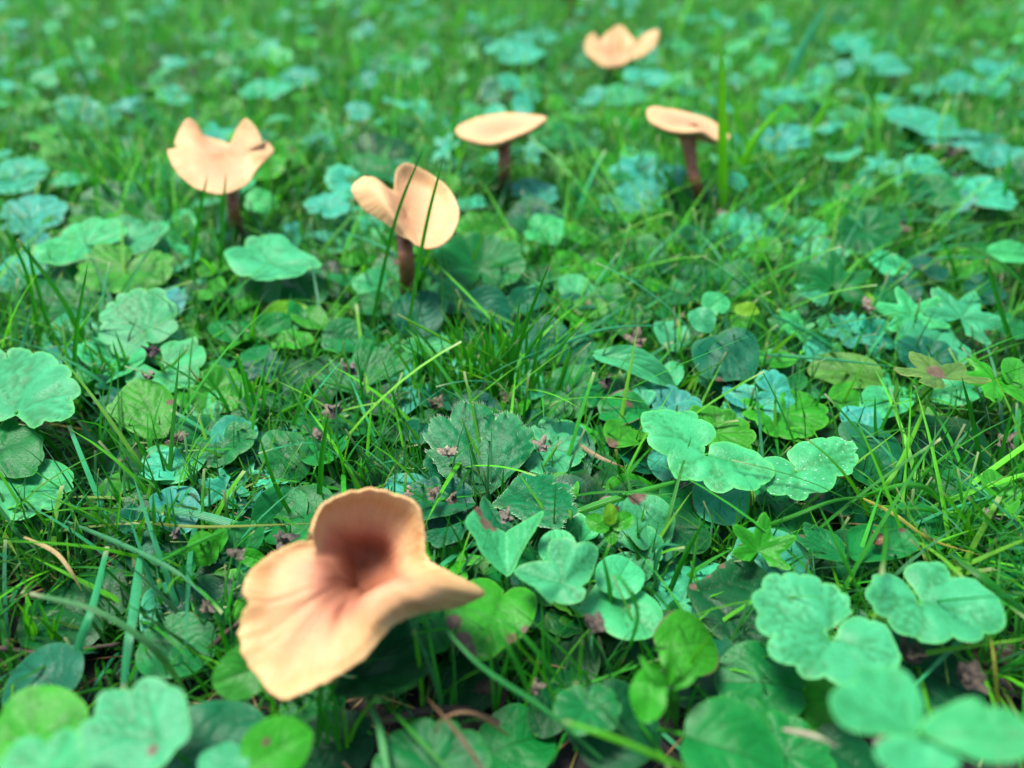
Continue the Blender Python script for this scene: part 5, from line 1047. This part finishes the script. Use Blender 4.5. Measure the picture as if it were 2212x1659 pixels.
def filler():
    n = 0; tries = 0; kinds = {}
    nfar = 0
    while n < 288 and tries < 15000:
        tries += 1
        d = 10*math.exp(random.random()*math.log(10.5)); x = random.uniform(-.78, .78)*d*1.0; y = d*math.cos(PITCH)+random.uniform(-2, 2)
        # the ground seen in the frame
        p = np.array([x, d*1.15, 0.0]); px, py = pix(p+np.array([0, 0, .8]))
        if not (-80 < px < 2300 and -20 < py < 1720): continue
        tol = .62 if py > 500 else .5
        if not free(p[0], p[1], .8, tol): continue
        far = py < 480
        if far and nfar >= 165: continue
        nfar += far
        k = random.choices(['ivy', 'round', 'heart', 'oval', 'palm'], [8, 2, 1, 1, 1] if far else [4, 4, 3, 3, 1.5])[0]
        col = random.choice([CYAN, PALE, MID, CYAN, FRESH] if far else [MID, CYAN, BLUE, FRESH, PALE, MID])
        nm = {"ivy": IVY, "palm": BUT}.get(k, CREEP); cnt = random.choice([1, 2, 2, 3] if far else [2, 3, 3, 4])
        tone = {CYAN: "cyan", PALE: "light", MID: "mid green", DARK: "dark", BLUE: "blue-green", FRESH: "fresh green"}[col]
        lab = f"{['one', 'pair of', 'three', 'four'][cnt-1]} {'blurred ' if far else ''}{tone} {DESC[k]} {'leaf' if cnt == 1 else 'leaves'} {where(p)}"
        kinds[lab] = kinds.get(lab, 0)+1
        e = empty(nm, (p[0], p[1], 0), lab, "plant", "leafy plants growing through the lawn")
        a0 = random.uniform(0, 6.28); sz = random.uniform(1.25, 2.3) if not far else random.uniform(1.3, 2.5)
        for j in range(cnt):
            a = a0+j*6.283/cnt+random.uniform(-.5, .5); R = random.uniform(.2, .7)*(.4 if cnt == 1 else 1.2)
            z = random.uniform(.6, 1.5) if not far else random.uniform(1.0, 2.2)
            c = np.array([p[0]+math.cos(a)*R, p[1]+math.sin(a)*R, z]); s = sz*random.uniform(.7, 1.05)
            M = rotm(math.degrees(a)+random.uniform(-25, 25), random.uniform(-8, 34), random.uniform(-22, 22), s); M.translation = Vector(c)
            link("leaf", random.choice(FM[k]), e, tuple(q*random.uniform(.8, 1.2) for q in col), M)
            if py > 350: stalk(e, c, np.array([p[0], p[1], 0.]), .035, FRESH)
        COVER.append((p[0], p[1], sz*.45)); n += 1
filler()
def tell_apart():
    sets = {}
    for o in bpy.data.objects:
        if o.get("group") == "leafy plants growing through the lawn": sets.setdefault(o["label"], []).append(o)
    names = {2: ["nearer", "farther"], 3: ["nearest", "middle", "farthest"], 4: ["nearest", "second nearest", "third nearest", "farthest"], 5: ["nearest", "second nearest", "middle", "second farthest", "farthest"]}
    for lab, os_ in sets.items():
        if len(os_) in names:
            os_.sort(key=lambda o: o.location.y)
            for w_, o in zip(names[len(os_)], os_):
                words = (w_+" "+lab.replace("some way ", "")).split() if len((w_+" "+lab).split()) > 16 else (w_+" "+lab).split()
                o["label"] = " ".join(words)
tell_apart()

# low undergrowth: small leaves beneath everything, nobody could count them
def undergrowth():
    protos = []
    for k, s in (('round', 31), ('ivy', 32), ('oval', 33), ('heart', 34)):
        V, F, A, off = make_leaf_data(k, s, 0); F4 = np.array([(f if len(f) == 4 else (f[0], f[1], f[2], f[2])) for f in F]); protos.append((V, F, A))
    VV = []; FF = []; at_ = dict(vein=[], edge=[], blot=[]); TT = []; o = 0
    for i in range(1800):
        d = 9*math.exp(random.random()*math.log(13)); x = random.uniform(-.8, .8)*d; y = d*1.12
        V, F, A = random.choice(protos); s = random.uniform(.8, 1.9)
        M = np.array((rotm(random.uniform(0, 360), random.uniform(-14, 22), random.uniform(-18, 18), s)).to_3x3())
        P = V@M.T+np.array([x, y, random.uniform(.12, .8)+float(soil_z(x, y))]); VV.append(P); FF += [tuple(q+o for q in f) for f in F]; o += len(V)
        c = random.choice([MID, MID, DARK, BLUE, FRESH, MID]); c = np.array(c)*random.uniform(.5, .95); TT.append(np.tile(c, (len(V), 1)))  # tints darkened to paint in the shade of the gaps
        for k in at_: at_[k].append(A[k])
    A = {k: np.concatenate(v) for k, v in at_.items()}; A["tint"] = np.concatenate(TT)
    ob = link("undergrowth_leaves", mesh("undergrowth_leaves", np.concatenate(VV), FF, M_LEAFS, A)); tag(ob, "small shade-darkened leaves low beneath the lawn plants", "ground cover", kind="stuff")
undergrowth()
def far_leaves():
    protos = []
    for k, s in (('ivy', 41), ('ivy', 42), ('round', 43), ('palm', 44)): protos.append(make_leaf_data(k, s, 0)[:3])
    VV = []; FF = []; at_ = dict(vein=[], edge=[], blot=[]); TT = []; o = 0
    for i in range(1100):
        d = 34+86*random.random()**1.2; x = random.uniform(-.85, .85)*d; y = d*1.05
        if math.sin(x*.21+2)*math.sin(y*.17)+.5*math.sin(x*.5-y*.4) < random.uniform(-.7, .5): continue
        V, F, A = random.choice(protos); s = random.uniform(1.0, 2.3)
        M = np.array((rotm(random.uniform(0, 360), random.uniform(-12, 42), random.uniform(-28, 28), s)).to_3x3())
        P = V@M.T+np.array([x, y, random.uniform(.7, 2.1)]); VV.append(P); FF += [tuple(q+o for q in f) for f in F]; o += len(V)
        c = np.array(random.choice([CYAN, PALE, MID, CYAN, FRESH, BLUE]))*random.uniform(.85, 1.3); TT.append(np.tile(c, (len(V), 1)))
        for k in at_: at_[k].append(A[k])
    A = {k: np.concatenate(v) for k, v in at_.items()}; A["tint"] = np.concatenate(TT)
    ob = link("far_leaves", mesh("far_leaves", np.concatenate(VV), FF, M_LEAFS, A)); tag(ob, "blurred creeping leaves mixed through the far lawn", "ground cover", kind="stuff")
far_leaves()

# ------------------------------------------------------------ lawn grass and thatch
def grass_field(name, label, n, hmin, hmax, wmin, wmax, cols, lay=0.0, dmin=8.5, dmax=150, seed=1, segs=5, clump=.6, cutp=.16, pw=1.0):
    r_ = np.random.default_rng(seed)
    u = r_.random(n); d = (dmin**pw+(dmax**pw-dmin**pw)*u)**(1/pw)
    x = r_.uniform(-.85, .85, n)*(d+4); y = d.copy()
    # gather into clumps
    x += clump*np.sin(y*1.7+np.sin(x*1.1)*2)+r_.normal(0, .15, n); y += clump*np.sin(x*1.9+1.3)
    patch = np.sin(x*.33+1.7*np.sin(y*.21))*np.sin(y*.27+x*.1)+.4*np.sin(x*.9+y*.7)
    h = r_.uniform(hmin, hmax, n)*r_.uniform(.5, 1, n)*(1+.28*patch); w = r_.uniform(wmin, wmax, n)
    az = r_.uniform(0, 2*np.pi, n); lean = np.abs(r_.normal(0, .33, n))+lay; bend = r_.uniform(.1, .9, n)
    z0 = soil_z(x, y)
    keep = np.ones(n, bool)
    if name in ('long_grass', 'flattened_grass'):      # the big foreground cap has pushed the taller blades aside
        keep = ~((np.abs(x+2.6) < 4.6) & (y < 13.5) & (y > 5))
        for (cx, cy) in [(-7.2, 27), (-3.5, 23)]: keep &= np.hypot(x-cx, y-cy+2) > 2.2
    rr_ = {'fine_grass': .85, 'long_grass': 1.15, 'flattened_grass': 1.0, 'dry_thatch': .7}.get(name, 0)
    if rr_:
        for (cx, cy, rad) in HERO: keep &= np.hypot(x-cx, y-cy) > rad*rr_
    h = np.where(keep, h, .4)
    s = np.linspace(0, 1, segs+1); P = np.zeros((n, segs+1, 3))
    ang = lean[:, None]+bend[:, None]*s[None, :]*1.1
    ang = np.minimum(ang, 1.5)
    dx = np.sin(ang)*h[:, None]/segs; dz = np.cos(ang)*h[:, None]/segs
    hx = np.concatenate([np.zeros((n, 1)), np.cumsum(dx[:, :-1], 1)], 1); hz = np.concatenate([np.zeros((n, 1)), np.cumsum(dz[:, :-1], 1)], 1)
    P[:, :, 0] = x[:, None]+hx*np.cos(az)[:, None]; P[:, :, 1] = y[:, None]+hx*np.sin(az)[:, None]; P[:, :, 2] = z0[:, None]+hz
    cut = r_.random(n) < cutp
    prof = np.where(cut[:, None], np.minimum(1, .6+s)[None, :]*(1-.3*s[None, :]), (np.minimum(1, .6+s*2)*(1-s**2.5)**.9+.04)[None, :])
    tw = r_.normal(0, .35, n); sx = -np.sin(az+tw); sy = np.cos(az+tw)
    ww = w[:, None]*prof/2
    side = np.stack([sx[:, None]*ww, sy[:, None]*ww, ww*0], 2)
    V = np.stack([P-side, P+np.array([0, 0, -.12])*ww[:, :, None]*4*0-np.stack([np.cos(az)[:, None]*ww*.5, np.sin(az)[:, None]*ww*.5, -0*ww], 2), P+side], 2)   # n, seg+1, 3, 3
    base = (np.arange(n)*(segs+1)*3)[:, None, None]+(np.arange(segs)*3)[None, :, None]+np.arange(2)[None, None, :]
    F = np.stack([base, base+1, base+4, base+3], 3).reshape(-1, 4)
    ci = r_.integers(0, len(cols), n); C = np.array(cols)[ci]*r_.uniform(.55, 1.3, (n, 1))*(1+.2*patch[:, None])
    C = C*(1.2 if dmax > 60 and 'grass' in name else 1); C = np.repeat(C, (segs+1)*3, 0)
    tip = np.zeros((n, segs+1, 3)); tip[:, -1, :] = (cut*.8)[:, None]
    ac = np.tile([0, .5, 1], n*(segs+1))
    o = link(name, mesh(name, V.reshape(-1, 3), F, M_GRASS, dict(tint=C, tip=tip.ravel(), across=ac)))
    tag(o, label, "grass", kind="stuff"); return o
GC = [G1, G1, G5, G2, (.035, .22, .02), (.03, .17, .05), (.05, .24, .09), G4]
grass_field("fine_grass", "fine short green lawn grass between the leaves", 24000, 1.1, 3.6, .05, .12, GC, dmax=48, seed=2, pw=1.25)
grass_field("lawn_grass", "dense blurred lawn grass stretching away behind the mushrooms", 52000, 1.6, 4.0, .08, .19, GC+[(.07, .33, .02), G3, G4, G4, (.06, .34, .03)], dmin=36, seed=3, segs=4, pw=1.5, dmax=150)
grass_field("flattened_grass", "grass blades lying flat between the leaves", 6500, 2, 5.5, .06, .15, [G1, G2, G3, G5, (.14, .25, .04)], lay=1.0, dmax=50, seed=4, segs=7, pw=1.2)
grass_field("long_grass", "longer bright grass blades bending over the near leaves", 3600, 3.0, 7.0, .075, .165, [G1, G4, G5, G3, G4, (.10, .32, .02)], lay=.45, dmin=9, dmax=46, seed=14, segs=9, pw=1.1, cutp=.22)
grass_field("tall_far_grass", "taller uneven blades standing in the blurred lawn", 3600, 3.0, 6.5, .10, .24, [G1, G4, G5, G3, G2], lay=.15, dmin=33, dmax=130, seed=15, segs=6, pw=1.5, cutp=.3)
grass_field("dry_thatch", "dry straw coloured thatch lying in the lawn", 4200, 1.2, 4.5, .03, .08, [DRY, BRN, (.28, .17, .08), (.3, .26, .06)], lay=1.1, dmax=70, seed=5, segs=6, pw=1.2)
